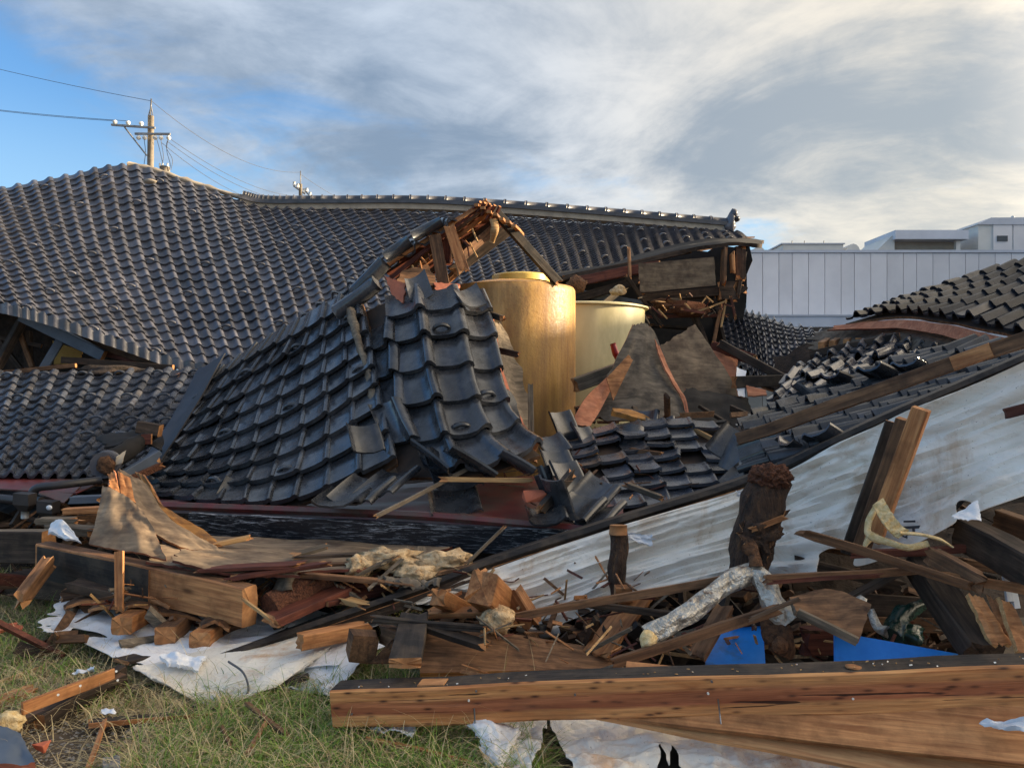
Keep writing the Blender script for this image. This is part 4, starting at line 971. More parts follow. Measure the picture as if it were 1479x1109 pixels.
for k in range(5): timber('batten', (694 + 7 * k, 292 + 1.5 * k, 8.5), (682 + 7 * k, 302 + 5 * k, 8.6), .03, .03, 'red_timber', parent=g)
timber('top_batten', (556, 385, 8.6), (703, 291, 8.6), .04, .05, 'orange_pine', parent=g, ends=(.05, .02))
timber('hanging_board', (628, 340, 8.5), (641, 412, 8.4), .13, .03, 'brown_timber', parent=g, ends=(.02, .04), up=(0, -1, 0))
timber('hanging_board', (649, 328, 8.5), (669, 388, 8.45), .12, .03, 'orange_pine', parent=g, ends=(.03, .06), up=(0, -1, 0))
timber('hanging_board', (641, 345, 8.7), (640, 380, 8.7), .16, .03, 'red_timber', parent=g, up=(0, -1, 0))
timber('plank', (664, 374, 8.6), (716, 328, 8.8), .03, .1, 'brown_timber', parent=g, ends=(.04, .04))
timber('plank', (655, 392, 9.0), (736, 330, 9.2), .06, .14, 'dark_timber', parent=g, ends=(.04, .04))
tube('curled_bark', [(713, 318, 8.5), (716, 332, 8.4), (710, 350, 8.5)], [.05, .03], 'pale_splinter', parent=g, flat=.4, lump=.6)
for k in range(18):
    x = random.uniform(570, 690); y = 392 - (x - 570) * .62 + random.uniform(0, 26)
    timber('splinter', (x, y, 8.5), (x + random.uniform(-6, 14), y + random.uniform(8, 22), 8.45), .012, .016, random.choice(['red_timber', 'orange_pine', 'pale_splinter']), parent=g)
timber('roof_strut', (712, 302, 8.7), (806, 408, 9.0), .07, .1, 'charcoal_timber', 'long dark strut leaning from the rafter tips down onto the amber tank', 'timber', ends=(.01, .03))
for lab, a, b, c, d, m in (('curved tile showing its shiny hollow side on top of the fold, left of the tank', (584, 402, 7.9), (613, 388, 8.0), (626, 424, 7.8), (592, 434, 7.7), 'black_glazed_tile'),
                           ('tilted black tile at the top right corner of the curled strip', (655, 418, 7.7), (688, 408, 7.9), (703, 438, 7.7), (668, 436, 7.5), 'black_glazed_tile')):
    sheet('loose_tile', patch([[a, b], [d, c]]), 8, 6, .02, m, None, None, lab, 'roof tile', curve=-.05)
board('orange_lath', (556, 398, 8.0), (586, 410, 7.9), (582, 438, 7.8), (566, 426, 7.9), .03, 'clay_orange', label='orange clay slab wedged where the fold breaks open', cat='clay slab', rag=.06)
board('orange_lath', (626, 408, 8.3), (664, 410, 8.3), (660, 425, 8.1), (632, 424, 8.1), .03, 'clay_orange', label='orange clay slab between the hollow tile and the tank top', cat='clay slab', rag=.06)
board('torn_board', (582, 390, 8.4), (618, 382, 8.5), (634, 412, 8.3), (572, 408, 8.2), .03, 'brown_timber', label='torn brown board under the rafters beside the hollow tile', cat='board', rag=.06)
def dbg(*a): pass
# broken laths between the curled strip and the tank
for lab, a, b, w, h, m in (('short charred lath sticking out against the tank, upper', (703, 452, 7.9), (726, 460, 7.7), .05, .06, 'dark_timber'),
                           ('short charred lath sticking out against the tank, middle', (716, 505, 7.8), (748, 512, 7.6), .04, .06, 'dark_timber'),
                           ('upright scorched stake standing in front of the tank foot', (766, 558, 7.3), (767, 628, 7.1), .05, .06, 'grey_timber'),
                           ('pale splintered block at the foot of the curled strip', (742, 622, 6.9), (776, 642, 6.8), .07, .13, 'orange_pine')):
    timber('broken_lath', a, b, w, h, m, lab, 'wood', ends=(.03, .03))
board('black_shard', (722, 555, 7.4), (742, 570, 7.4), (756, 618, 7.2), (738, 606, 7.2), .02, 'black_glazed_tile', label='black shard of tile hanging at the edge of the torn backing', cat='tile shard', rag=.08)
board('splintered_sheet', (744, 628, 6.9), (772, 652, 6.8), (776, 668, 6.6), (752, 652, 6.6), .015, 'orange_pine', label='splintered ply below the curled strip by the tank', cat='plywood', rag=.1)

# ================================================================== BOARDS IN THE MIDDLE
def W(name, rows, mat, label, cat='board', th=.018, nu=20, nv=16, edge='pink_plywood', rag=.015, amp=.015, **k):
    return sheet(name, patch([[q for q in r] for r in rows]), nu, nv, th, mat, edge, None, label, cat, None, rag=rag, noise_amp=amp, **k)
W('weathered_board', [[(914, 470, 8.9), (930, 466, 9.0), (945, 478, 9.0)], [(880, 540, 8.5), (925, 535, 8.6), (968, 540, 8.7)], [(858, 606, 8.2), (925, 605, 8.1), (992, 600, 8.3)]], 'grey_plywood', 'tall grey weathered board tapering to a torn top in front of the yellow tank', rag=.03, amp=.03)
W('brown_board', [[(953, 500, 9.5), (1004, 468, 9.7)], [(985, 590, 9.3), (1085, 590, 9.4)]], 'plywood_face', 'dark brown square board leaning behind the grey weathered board', edge='brown_timber')
W('felt_board', [[(990, 560, 9.0), (1080, 570, 9.2)], [(975, 612, 8.5), (1100, 625, 8.6)]], 'dark_felt', 'black felt covered board sagging below the brown square board', amp=.06)
W('curved_ply', [[(876, 545, 8.35), (886, 556, 8.35)], [(846, 575, 8.1), (864, 598, 8.1)], [(824, 612, 7.9), (852, 615, 7.9)]], 'pink_plywood', 'pinkish curved ply curling up against the grey board', nu=8)
W('pale_offcut', [[(908, 512, 8.3), (914, 520, 8.3)], [(876, 546, 8.2), (886, 578, 8.15)]], 'orange_pine', 'pale ply offcut on the left edge of the grey board', nu=6)
W('edge_strip', [[(946, 496, 8.8), (951, 496, 8.8)], [(960, 530, 8.6), (972, 545, 8.6)], [(984, 575, 8.4), (990, 575, 8.4)], [(992, 604, 8.2), (996, 603, 8.2)]], 'pink_plywood', 'torn pale strip along the right edge of the grey board', nu=4, nv=30, rag=.12)
W('yellow_slab', [[(886, 589, 7.9), (930, 596, 7.9), (968, 612, 7.8)], [(886, 594, 7.7), (930, 606, 7.7), (964, 618, 7.6)]], 'gold_plywood', 'mustard coloured slab edge lying across the foot of the grey board', th=.05, rag=.05, edge='gold_plywood')
W('pink_board', [[(1030, 506, 9.8), (1066, 520, 9.8)], [(1032, 536, 9.6), (1062, 548, 9.6)]], 'pink_plywood', 'small pinkish board behind the brown square board')
W('white_scrap', [[(1064, 530, 9.4), (1078, 536, 9.4)], [(1063, 548, 9.3), (1076, 548, 9.3)]], 'polythene', 'white scrap right of the pinkish board', 'scrap', nu=6, nv=6)
W('white_scrap', [[(1063, 553, 9.2), (1075, 558, 9.2)], [(1066, 572, 9.1), (1076, 574, 9.1)]], 'polythene', 'lower rounded white scrap above the valley tiles', 'scrap', nu=6, nv=6)
W('pink_scrap', [[(1078, 556, 9.0), (1106, 564, 9.0)], [(1080, 572, 8.9), (1108, 570, 8.9)]], 'pink_plywood', 'striped pinkish scrap beside the lower white scrap', 'scrap', nu=6, nv=6)
tube('red_hook', [(885, 496, 9.4), (890, 512, 9.4), (898, 527, 9.4)], [.07, .09, .05], 'red_plastic', label='red curved plastic piece against the yellow tank', cat='plastic', flat=.5)
for lab, a, b, w, h, m in (('charred beam end lying left of the pinkish curved ply', (830, 556, 8.9), (905, 530, 9.1), .14, .16, 'grey_timber'),
                           ('dark beam running right from the white scrap into the valley', (1060, 552, 9.2), (1180, 548, 9.4), .12, .14, 'charcoal_timber'),
                           ('thin black bar above the valley roof', (1040, 496, 9.8), (1130, 545, 9.4), .1, .1, 'dark_timber'),
                           ('red brown plank sloping behind the pinkish board', (1028, 500, 10), (1090, 520, 9.8), .1, .14, 'red_timber'),
                           ('pale stick pointing down right over the felt board', (985, 612, 7.5), (1030, 634, 7.2), .03, .04, 'pale_splinter'),
                           ('dark post stub at the right foot of the amber tank', (838, 595, 8.4), (834, 640, 8.2), .1, .1, 'dark_timber')):
    timber('loose_timber', a, b, w, h, m, lab, 'timber', ends=(.02, .04))

# long timber across the valley roof
lt = timber('long_rafter', (1066, 634, 5.35), (1560, 463, 3.9), .05, .082, 'brown_timber', 'long thin rafter lying diagonally across the right valley roof', 'timber', ends=(.01, 0), topmat='pink_plywood', warp=.004)  # paler top face puts the lit upper edge into the colour
A_, B_ = P(1066, 634, 5.35), P(1560, 463, 3.9)
def on(a, b, f): return a.lerp(b, f)
for f0, f1 in ((.355, .415), (.70, .80)):
    timber('orange_patch', on(A_, B_, f0) + Vector((0, -.003, .0)), on(A_, B_, f1) + Vector((0, -.003, 0)), .054, .08, 'orange_pine', parent=lt)  # paler orange stretches along the rafter

# loose tiles -------------------------------------------------------
def loose(label, px, py, d, yaw, pitch, roll, s=1.0, mat='black_glazed_tile', group=None):
    """a whole pantile, shaped like the laid ones, lying where it fell"""
    Wd, Ln = 0.29 * s, 0.30 * s; ss, hh = [0.0, .06, .16, .40, .66, .78, .88, .96, 1.0], [.022, .0, -.016, -.022, -.010, .012, .036, .034, .012]
    nL = 5; V = []; Fc = []; K = len(ss)
    for lay in (0, 1):
        for r in range(nL):
            t = r / (nL - 1)
            for k in range(K):
                V.append(((ss[k] - .5) * Wd, (t - .5) * Ln, hh[k] + .006 * math.sin(t * 3.1) - lay * .018))
    o = nL * K
    for r in range(nL - 1):
        for k in range(K - 1):
            q = (r * K + k, r * K + k + 1, (r + 1) * K + k + 1, (r + 1) * K + k); Fc.append(q); Fc.append(tuple(x + o for x in q[::-1]))
    ring = [k for k in range(K)] + [r * K + K - 1 for r in range(1, nL)] + [(nL - 1) * K + k for k in range(K - 2, -1, -1)] + [r * K for r in range(nL - 2, 0, -1)]
    n = len(ring); m0 = len(V)
    V += [V[i] for i in ring] + [V[i + o] for i in ring]
    for i in range(n): Fc.append((m0 + i, m0 + n + i, m0 + n + (i + 1) % n, m0 + (i + 1) % n))
    mw = Matrix.Translation(P(px, py, d)) @ Matrix.Rotation(R(yaw), 4, 'Z') @ Matrix.Rotation(R(pitch), 4, 'X') @ Matrix.Rotation(R(roll), 4, 'Y')
    ob = mesh('loose_tile', V, Fc, mat, None, mw=mw)
    ob.data.polygons.foreach_set('use_smooth', [i < 2 * (nL - 1) * (K - 1) for i in range(len(Fc))])
    return tag(ob, label, 'roof tile', group)
LT = [('black tile tipped sideways at the foot of the torn seam', 528, 632, 6.35, 25, 42, 8), ('wide black tile at the lower front between seam and wave strip', 560, 696, 6.05, -28, 22, -6),
      ('black tile overlapped by the wide one, left of it', 524, 706, 6.0, -22, 20, 4), ('flat tile tucked under the two at the lower front', 500, 716, 5.95, -10, 8, 0),
      ('single black tile lying alone on the maroon sheet', 656, 722, 5.95, 12, 22, -4), ('tile lit along its rolled edge below the wave strip', 634, 664, 6.05, 60, 30, 20),
      ('tile standing on its rolled side below the wave strip', 678, 668, 6.05, 100, 32, 10), ('tile with deep rolled edge at the right foot of the wave strip', 742, 668, 6.1, 100, 30, 14),
      ('tile fallen beneath the lit rolled one', 655, 680, 6.1, 20, 30, 0), ('tile lying just right of the tank foot', 798, 640, 7.0, 20, 25, 0),
      ('tile tilted steeply below the tank on the right', 806, 668, 6.4, 15, 36, 12), ('tile end standing on edge near the brick pieces', 792, 700, 5.9, 60, 70, 20),
      ('dark tile seen edge on, leaning against the brick pieces', 800, 716, 5.7, 130, 65, 0), ('curved tile at the very front below the brick pieces', 790, 742, 5.55, 5, 12, 0),
      ('long grey tile sliding toward the fascia board', 838, 732, 5.65, -40, 25, 10), ('tile with bright edge right of the leaning dark one', 858, 712, 5.8, -50, 35, 30),
      ('tile at the front right resting on the fascia end', 868, 742, 5.55, -35, 20, -8), ('tile half hidden behind the leaning dark one', 822, 690, 6.0, 30, 50, 10),
      ('upended tile at the top left of the sunken patch', 815, 614, 7.4, 40, 60, 0), ('arched tile beside the upended one', 846, 632, 7.3, 30, 45, 20),
      ('tile turned bottom up over the sunken patch', 905, 632, 7.3, -20, 40, 180), ('bluish tile at the back of the sunken patch', 955, 620, 7.6, -5, 46, 0),
      ('tile catching light at the back of the sunken patch', 980, 632, 7.4, 10, 34, 10), ('dark tile set on end below the felt board', 930, 612, 7.8, -30, 64, 0),
      ('tile on edge at the right of the sunken patch', 1056, 640, 6.2, -60, 40, 40), ('black tile leaning over the right of the sunken patch', 1072, 656, 6.0, -70, 60, 20),
      ('flat tile below the valley end', 1078, 684, 5.7, -60, 30, 0), ('rolled bright tile at the end of the long rafter', 1094, 655, 5.7, -120, 20, 40), ('rolled tile just below the bright one', 1100, 674, 5.6, -118, 22, 36),
      ('tile block standing in the valley gap', 1150, 650, 5.4, 100, 35, 0), ('tile sticking up from the valley roof edge', 1196, 636, 5.15, 110, 30, 30),
      ('cracked tile at the lower left end of the fold', 350, 710, 6.6, 0, 30, 0), ('tile lying loose on the upper valley', 1212, 548, 6.6, 110, 20, 10), ('second loose tile on the upper valley, further right', 1268, 538, 6.2, 115, 20, 15),
      ('third loose tile on the upper valley beneath the eave', 1318, 532, 6.2, 118, 22, 15), ('pale loose tile fragment in the valley bottom', 1162, 566, 6.7, 80, 40, 0)]
for l in LT: loose(*l, s=.8 if l[1] > 1140 else 1.35 if l[2] > 655 and l[1] < 700 else .85 if l[2] < 600 else 1.0)
for lab, px, py, d in (('reddish brick fragment near the leaning dark tile', 772, 716, 5.7), ('second reddish brick fragment behind the first', 790, 722, 5.85), ('orange brick stub between fallen tiles', 806, 706, 6.0)):
    chip('brick_fragment', (px, py, d), (.085, .05, .032), 'brick_orange', lab, 'brick', px)
for lab, a, b, w, h, m in (('thin bent lath leaning over the fallen tiles', (546, 745, 5.5), (718, 654, 6.2), .02, .03, 'grey_timber'), ('splintered pale stick on the maroon sheet', (640, 692, 5.85), (764, 694, 5.95), .03, .035, 'pale_splinter'),
                           ('charred lath across the brick fragments', (782, 735, 5.6), (826, 684, 5.9), .05, .07, 'charcoal_timber'), ('small burnt stick over the sunken patch', (914, 650, 7.0), (955, 656, 6.9), .07, .04, 'brown_timber'),
                           ('grey stick lying on the lower tiles', (905, 700, 6.1), (955, 718, 5.9), .05, .04, 'grey_timber')):
    timber('stick', a, b, w, h, m, lab, 'wood', ends=(.04, .04))

# ================================================================== MAROON EAVE AND FASCIA
g = thing('maroon_eave_sheet', 'maroon painted metal eave sheet under the slumped tiles', 'metal sheet', P(540, 740, 6))
sheet('pan', patch([[(200, 714, 7.3), (420, 716, 7.0), (640, 694, 6.8), (790, 690, 6.7), (900, 706, 6.5)], [(236, 728, 6.4), (400, 734, 6.15), (600, 742, 5.8), (760, 755, 5.6), (900, 768, 5.45)]]), 60, 12, .01, 'maroon_metal', None, g, noise_amp=.02, freq=6)
fr = [(236, 730, 6.4), (400, 736, 6.15), (600, 744, 5.8), (760, 757, 5.6), (905, 770, 5.45)]
tube('folded_lip', fr, [.035, .035], 'maroon_metal', seg=6, parent=g, smooth=False)
sheet('lip_face', patch([[(a, b + 2, c) for a, b, c in fr], [(a, b + 10, c - .01) for a, b, c in fr]]), 40, 2, .012, 'maroon_metal', None, g)
f0, f1 = P(276, 757, 6.2), P(910, 790, 5.4)
timber('fascia_board', f0, f1, .035, .20, 'scratched_black', 'long black painted fascia board scraped white, below the maroon sheet', 'fascia board', ends=(.02, .01), warp=.004, up=(0, -.15, 1))
g = thing('maroon_eave_sheet', 'maroon metal eave strip below the lower left roof', 'metal sheet', P(60, 700, 7.5))
sheet('pan', patch([[(-80, 684, 7.5), (60, 690, 7.4), (150, 694, 7.4)], [(-90, 700, 6.9), (40, 708, 6.85), (110, 712, 6.8)]]), 16, 5, .012, 'maroon_metal', None, g, rag=.01)
board('pan', (58, 704, 7.0), (118, 700, 7.0), (92, 726, 6.6), (56, 712, 6.7), .012, 'maroon_metal', parent=g)
timber('fascia', (-80, 712, 7.3), (36, 720, 7.1), .04, .06, 'dark_timber', parent=g)
# gutter and hoppers
g = thing('drain_pipe', 'bent dark rain pipe with two hopper heads under the lower left roof', 'drain pipe', P(60, 740, 6.6))
tube('pipe', [(46, 712, 6.6), (56, 704, 6.6), (90, 700, 6.6), (146, 693, 6.8)], [.035, .035], 'dark_plastic', parent=g, seg=10)
tube('pipe', [(-40, 716, 6.8), (20, 722, 6.7), (60, 724, 6.6)], [.04, .04], 'dark_plastic', parent=g, seg=10)
for px, py in ((36, 724), (70, 735)):
    c = P(px, py, 6.4); s = .058
    V = [(c.x + x * s * 1.1, c.y + y * s, c.z + z * s) for x, y, z in ((-1, -1, 1.3), (1, -1, 1.1), (1, 1, 1.1), (-1, 1, 1.3), (-1, -1, -.3), (1, -1, -.5), (1, 1, -.5), (-1, 1, -.3), (-.5, -.5, -1.3), (.5, -.5, -1.4), (.5, .5, -1.4), (-.5, .5, -1.3))]
    mesh('hopper_head', V, [(0, 1, 2, 3)[::-1], (0, 4, 5, 1), (1, 5, 6, 2), (2, 6, 7, 3), (3, 7, 4, 0), (4, 8, 9, 5), (5, 9, 10, 6), (6, 10, 11, 7), (7, 11, 8, 4), (8, 11, 10, 9)], 'dark_plastic', g)
    tube('outlet', [c + Vector((0, 0, -s * 1.3)), c + Vector((0, 0, -s * 2.4))], [.03, .03], 'galvanised', parent=g, sub=1)
lump('hopper_cap', (71, 733, 6.33), (.026, .01, .022), 'polythene', g, amp=.1, sub=2)
# torn corner where the two left roofs meet
g = thing('torn_roof_corner', 'torn dark corner of ridge pieces between the lower left roof and the fold', 'roof corner', P(185, 690, 7.4))
tube('ridge_roll', [(140, 672, 7.2), (168, 660, 7.3), (200, 640, 7.6), (222, 624, 7.8)], [.10, .09, .06], 'dark_felt', parent=g, lump=.4, seg=10)
tube('round_end_tile', [(150, 672, 7.0), (156, 668, 7.15)], [.12, .12], 'worn_roof_tile', parent=g, seg=16, sub=1)
lump('end_clay', (152, 672, 6.98), (.08, .04, .085), 'rot', g, seed=2)
timber('board', (178, 690, 7.2), (228, 660, 7.5), .07, .12, 'steel_blue', parent=g, ends=(.02, .05)); timber('board', (170, 700, 7.1), (232, 672, 7.4), .06, .06, 'rusty_rot', parent=g, ends=(.03, .05))
timber('box_end', (200, 616, 7.7), (232, 622, 7.7), .1, .12, 'dark_timber', parent=g); timber('box_end', (205, 634, 7.6), (219, 634, 7.6), .03, .1, 'red_timber', parent=g)
sheet('tar_sheet', patch([[(140, 632, 8.2), (190, 620, 8.1), (230, 612, 8.1)], [(150, 645, 7.8), (200, 640, 7.8), (234, 650, 7.6)]]), 14, 6, .02, 'dark_felt', None, g, rag=.06, noise_amp=.04)
board('shard', (168, 660, 7.0), (182, 650, 7.1), (176, 668, 7.0), (166, 672, 7.0), .01, 'concrete', parent=g, rag=.05)

# ================================================================== PLYWOOD HEAP AT LEFT
W('golden_ply', [[(148, 702, 5.45), (178, 714, 5.4), (204, 736, 5.3)], [(138, 748, 5.25), (178, 752, 5.2), (222, 764, 5.15)], [(128, 785, 5.1), (186, 796, 5.0), (240, 808, 4.95)]], 'plywood_face', 'bent plywood sheet lit golden by the sun at the front of the left heap', nu=24, nv=20, amp=.02, rag=.012)  # plain plywood colour; the gold is sun through the link gap
W('curled_ply', [[(172, 676, 5.9), (196, 690, 5.9), (212, 700, 5.9)], [(190, 716, 5.7), (222, 730, 5.7), (246, 752, 5.7)], [(212, 760, 5.4), (262, 770, 5.4), (292, 778, 5.4)], [(262, 792, 5.2), (300, 796, 5.2), (326, 800, 5.2)]], 'plywood_face', 'tall curled plywood sheet sweeping down right behind the golden one', nu=20, nv=30, amp=.02, edge='orange_pine')
W('curled_ply', [[(196, 682, 6.15), (208, 686, 6.1)], [(218, 718, 6.0), (238, 734, 5.9)], [(250, 752, 5.7), (288, 760, 5.7)], [(300, 790, 5.4), (330, 798, 5.4)]], 'gold_plywood', 'narrow curled ply strip with orange face behind the tall sheet', nu=10, nv=30, amp=.02, edge='orange_pine')
W('upright_splinter', [[(156, 686, 5.6), (166, 680, 5.6)], [(158, 702, 5.5), (174, 718, 5.5)]], 'orange_pine', 'orange broken splint standing left of the tall ply sheet', nu=6, nv=8, rag=.06)
W('upright_splinter', [[(170, 680, 5.65), (188, 690, 5.65)], [(176, 720, 5.5), (196, 728, 5.5)]], 'orange_pine', 'orange broken splint standing right of the first one on the left heap', nu=6, nv=8, rag=.06)
W('flat_ply', [[(240, 770, 5.7), (400, 778, 5.9), (560, 782, 5.9), (660, 786, 5.7)], [(230, 790, 5.2), (330, 800, 5.2), (470, 806, 5.3), (600, 812, 5.3)], [(214, 806, 4.95), (300, 824, 4.85), (400, 828, 4.8), (520, 822, 4.9)]], 'plywood_face', 'wide warped plywood floor lying below the fascia board', nu=50, nv=20, amp=.03, rag=.02, edge='red_timber')
W('flat_ply', [[(262, 790, 5.0), (330, 806, 4.95), (400, 812, 4.9)], [(250, 812, 4.8), (340, 828, 4.72), (430, 828, 4.7)]], 'plywood_face', 'second ply layer peeling at the front edge of the floor', nu=20, nv=8, amp=.02, rag=.05, edge='red_timber')
for lab, a, b, w, h, m in (('red splintered strip under the ply floor edge', (290, 822, 4.8), (430, 815, 4.75), .12, .02, 'red_timber'), ('longer red strip lying right of the first under the ply edge', (335, 834, 4.7), (470, 814, 4.75), .09, .025, 'red_timber'),
                           ('pale torn splint under the left end of the fascia', (312, 786, 5.4), (358, 776, 5.5), .06, .03, 'pale_splinter'), ('dark slat bridging the ply floor', (430, 804, 5.1), (560, 800, 5.2), .05, .02, 'dark_timber'),
                           ('grey slat over the cream insulation', (428, 800, 5.15), (470, 788, 5.3), .1, .02, 'grey_timber'), ('long brown slat pointing to the membrane edge', (440, 830, 4.8), (640, 846, 4.9), .06, .03, 'brown_timber'),
                           ('brown slat lying over the torn felt', (452, 816, 5.0), (548, 812, 5.1), .05, .02, 'brown_timber'), ('grey broken slat leaning right below the fascia', (520, 828, 4.9), (570, 804, 5.0), .04, .02, 'grey_timber'),
                           ('dark upright slab between two insulation lumps', (602, 795, 5.3), (604, 835, 5.15), .13, .03, 'grey_timber'), ('thin stick standing in front of the fascia', (676, 812, 4.95), (724, 765, 5.05), .012, .02, 'grey_timber'),
                           ('brown splint curving right toward the membrane', (638, 826, 4.95), (715, 812, 5.0), .05, .02, 'brown_timber'), ('sharp splinter stuck in the beam end', (352, 866, 4.5), (392, 896, 4.4), .012, .018, 'pale_splinter'),
                           ('sawn batten stub with pale face near the red plank', (498, 866, 4.75), (526, 874, 4.7), .08, .03, 'pale_splinter'), ('crossed slat below the sawn batten stub', (495, 848, 4.85), (530, 872, 4.8), .02, .02, 'grey_timber')):
    timber('splintered_lath', a, b, w, h, m, lab, 'slat', ends=(.04, .05))
W('torn_felt', [[(545, 828, 4.95), (640, 830, 5.0)], [(565, 844, 4.75), (636, 846, 4.8)]], 'grey_plywood', 'crumpled grey felt flap left of the membrane edge', 'felt', nu=24, nv=10, amp=.06, rag=.06, edge='grey_plywood')
for lab, px, py, d, r, m in (('cream insulation clump resting on the ply floor', 560, 806, 5.1, (.22, .12, .06), 'insulation'), ('speckled insulation lump right of the dark slab', 640, 812, 5.1, (.2, .12, .07), 'insulation'), ('small rounded brown insulation lump by the slats', 516, 820, 4.95, (.07, .06, .07), 'insulation'), ('flaky insulation pile in front of the speckled lump', 600, 828, 4.95, (.14, .08, .05), 'insulation')):
    lump('insulation_lump', (px, py, d), r, m, None, lab, 'insulation', amp=.8, seed=px, freq=2.4)
tube('hollow_bark', [(412, 858, 4.75), (414, 838, 4.8), (424, 822, 4.85)], [.06, .055, .05], 'grey_timber', label='torn grey fibre roll standing behind the beam end', cat='fibre roll', lump=.9, cap=False, seg=12)
tube('rotten_log', [(388, 880, 4.65), (430, 862, 4.8), (478, 848, 4.95)], [.085, .09, .06], 'rusty_rot', label='crumbling rust red log beside the beam end', cat='log', lump=.7, seg=12)
timber('red_plank', (392, 896, 4.5), (500, 850, 4.9), .16, .05, 'red_timber', 'dark red plank with rounded end lying next to the rust red log', 'plank', ends=(.02, .02), topmat='red_timber')
timber('red_plank', (462, 868, 4.75), (560, 850, 5.1), .2, .03, 'red_timber', 'second dark red plank behind the first, nearly hidden', 'plank')
# the two left beams
timber('weathered_beam', (-70, 786, 6.0), (72, 790, 5.75), .12, .24, 'dark_timber', 'weathered grey-topped beam at the far left edge', 'beam', topmat='grey_timber', ends=(0, .01))
b0, b1 = P(62, 806, 5.55), P(362, 874, 4.6)
bm_ = timber('broken_beam', b0, b1, .11, .235, 'orange_pine', 'beam with black painted left half and bare sawn right half', 'beam', ends=(0, .012), topmat='brown_timber', warp=.004)
q = Vector((0, -.008, .0))
timber('black_cladding_board', b0 + q + Vector((0, -.05, -.01)), on(b0, b1, .58) + q + Vector((0, -.05, -.01)), .016, .22, 'charcoal_timber', parent=bm_)
timber('block', (30, 866, 5.0), (70, 812, 5.3), .07, .1, 'brown_timber', 'brown broken leg standing under the joint of the two left beams', 'timber', ends=(.05, .02))
timber('stake', (172, 796, 4.82), (172, 880, 4.72), .055, .022, 'orange_pine', 'narrow orange stake with pointed foot hanging before the black painted beam', 'stake', ends=(.0, .03), taper=.9, up=(0, -1, 0))
W('polythene_bag', [[(72, 758, 5.6), (92, 755, 5.6), (108, 770, 5.5)], [(70, 768, 5.5), (92, 780, 5.45), (116, 782, 5.4)]], 'polythene', 'white crumpled bag lying on the left beam', 'bag', nu=18, nv=12, amp=.025, th=.02, edge='polythene', rag=.02, curve=.03)
for lab, a, b, w, h, m in (('low dark timber in the shadow under the left beams', (20, 840, 5.9), (200, 862, 5.5), .2, .16, 'dark_timber'), ('brown board lying flat in the gap below the left beams', (90, 862, 5.3), (180, 850, 5.5), .25, .03, 'brown_timber'),
                           ('thin brown rail in the grass behind the left leg', (-20, 848, 5.7), (50, 842, 5.8), .05, .04, 'brown_timber'), ('dark cross piece behind the stake', (110, 842, 5.2), (250, 872, 5.0), .18, .06, 'dark_timber'),
                           ('grey beam top behind the white bag', (76, 762, 5.9), (140, 768, 5.8), .14, .06, 'grey_timber'), ('orange board end between the pipes and the ply', (95, 738, 6.2), (146, 736, 6.2), .1, .05, 'orange_pine'),
                           ('dark slat above the orange board end', (105, 722, 6.4), (150, 720, 6.4), .1, .06, 'steel_blue'), ('pale wood stub under the hopper heads', (58, 752, 6.0), (110, 752, 6.0), .1, .05, 'grey_timber')):
    timber('loose_timber', a, b, w, h, m, lab, 'timber', ends=(.02, .05))

# ================================================================== WHITE MEMBRANE ON THE GROUND, LEFT
gm = thing('ground_membrane', 'white torn membrane spread on the grass at the left with blocks on it', 'membrane', P(260, 940, 4.6))
pM = patch([[(80, 868, 5.35), (160, 856, 5.5), (300, 862, 5.4), (420, 880, 5.2), (560, 900, 4.9)],
            [(60, 896, 5.0), (150, 900, 4.95), (260, 912, 4.85), (380, 925, 4.7), (520, 930, 4.6)],
            [(40, 920, 4.75), (120, 935, 4.62), (200, 975, 4.25), (330, 985, 4.2), (490, 975, 4.25)]])
def torn(u, v):
    e = .05 + .07 * mn.noise(Vector((u * 14, v * 14, 1))) + .05 * mn.noise(Vector((u * 40, v * 40, 2)))
    if u < e or v > 1 - e * .7 or v < e * .3: return False
    if v > .74 and u < .30 - (v - .74) * .5 + .03 * mn.noise(Vector((v * 30, 1, 1))) and u > .17: return False
    return True
sheet('membrane', pM, 90, 50, .004, 'white_membrane', None, gm, noise_amp=.03, freq=5, keep=torn, lift=.035)
for lab, x, y, x2, y2, d in (('wooden joist end on the white membrane, left of three', 176, 900, 212, 884, 4.6), ('dark joist end on the white membrane, middle of three', 238, 914, 272, 892, 4.55), ('wooden joist end on the white membrane, right of three', 288, 922, 322, 900, 4.5)):
    timber('joist_end', (x, y + 4, d), (x2, y2, d + .4), .12, .10, 'brown_timber' if 'dark' in lab else 'orange_pine', lab, 'joist', ends=(.01, .0))
for lab, r in (('curled bark-like board, leftmost above the membrane', [[(92, 872, 5.2), (160, 856, 5.3)], [(96, 876, 5.0), (165, 872, 5.0)]]), ('curled board second from left above the membrane', [[(128, 880, 5.0), (190, 860, 5.2)], [(130, 880, 4.9), (200, 888, 4.8)]]),
               ('curled board third from left above the membrane', [[(208, 885, 4.95), (262, 868, 5.0)], [(210, 888, 4.8), (296, 898, 4.75)]]), ('curled dark board over the middle joist end', [[(180, 872, 4.95), (240, 872, 5.1)], [(178, 878, 4.85), (232, 884, 4.8)]]), ('curled board resting below the beam end', [[(288, 898, 4.7), (340, 890, 4.8)], [(290, 904, 4.6), (330, 908, 4.55)]])):
    W('curled_board', r, 'brown_timber', lab, nu=14, nv=8, th=.02, amp=.012, edge='orange_pine', curve=.035, rag=.03)
timber('black_batten', (176, 956, 4.3), (284, 928, 4.75), .12, .02, 'charcoal_timber', 'black thin board lying diagonally on the left membrane', 'board', ends=(.01, .01))
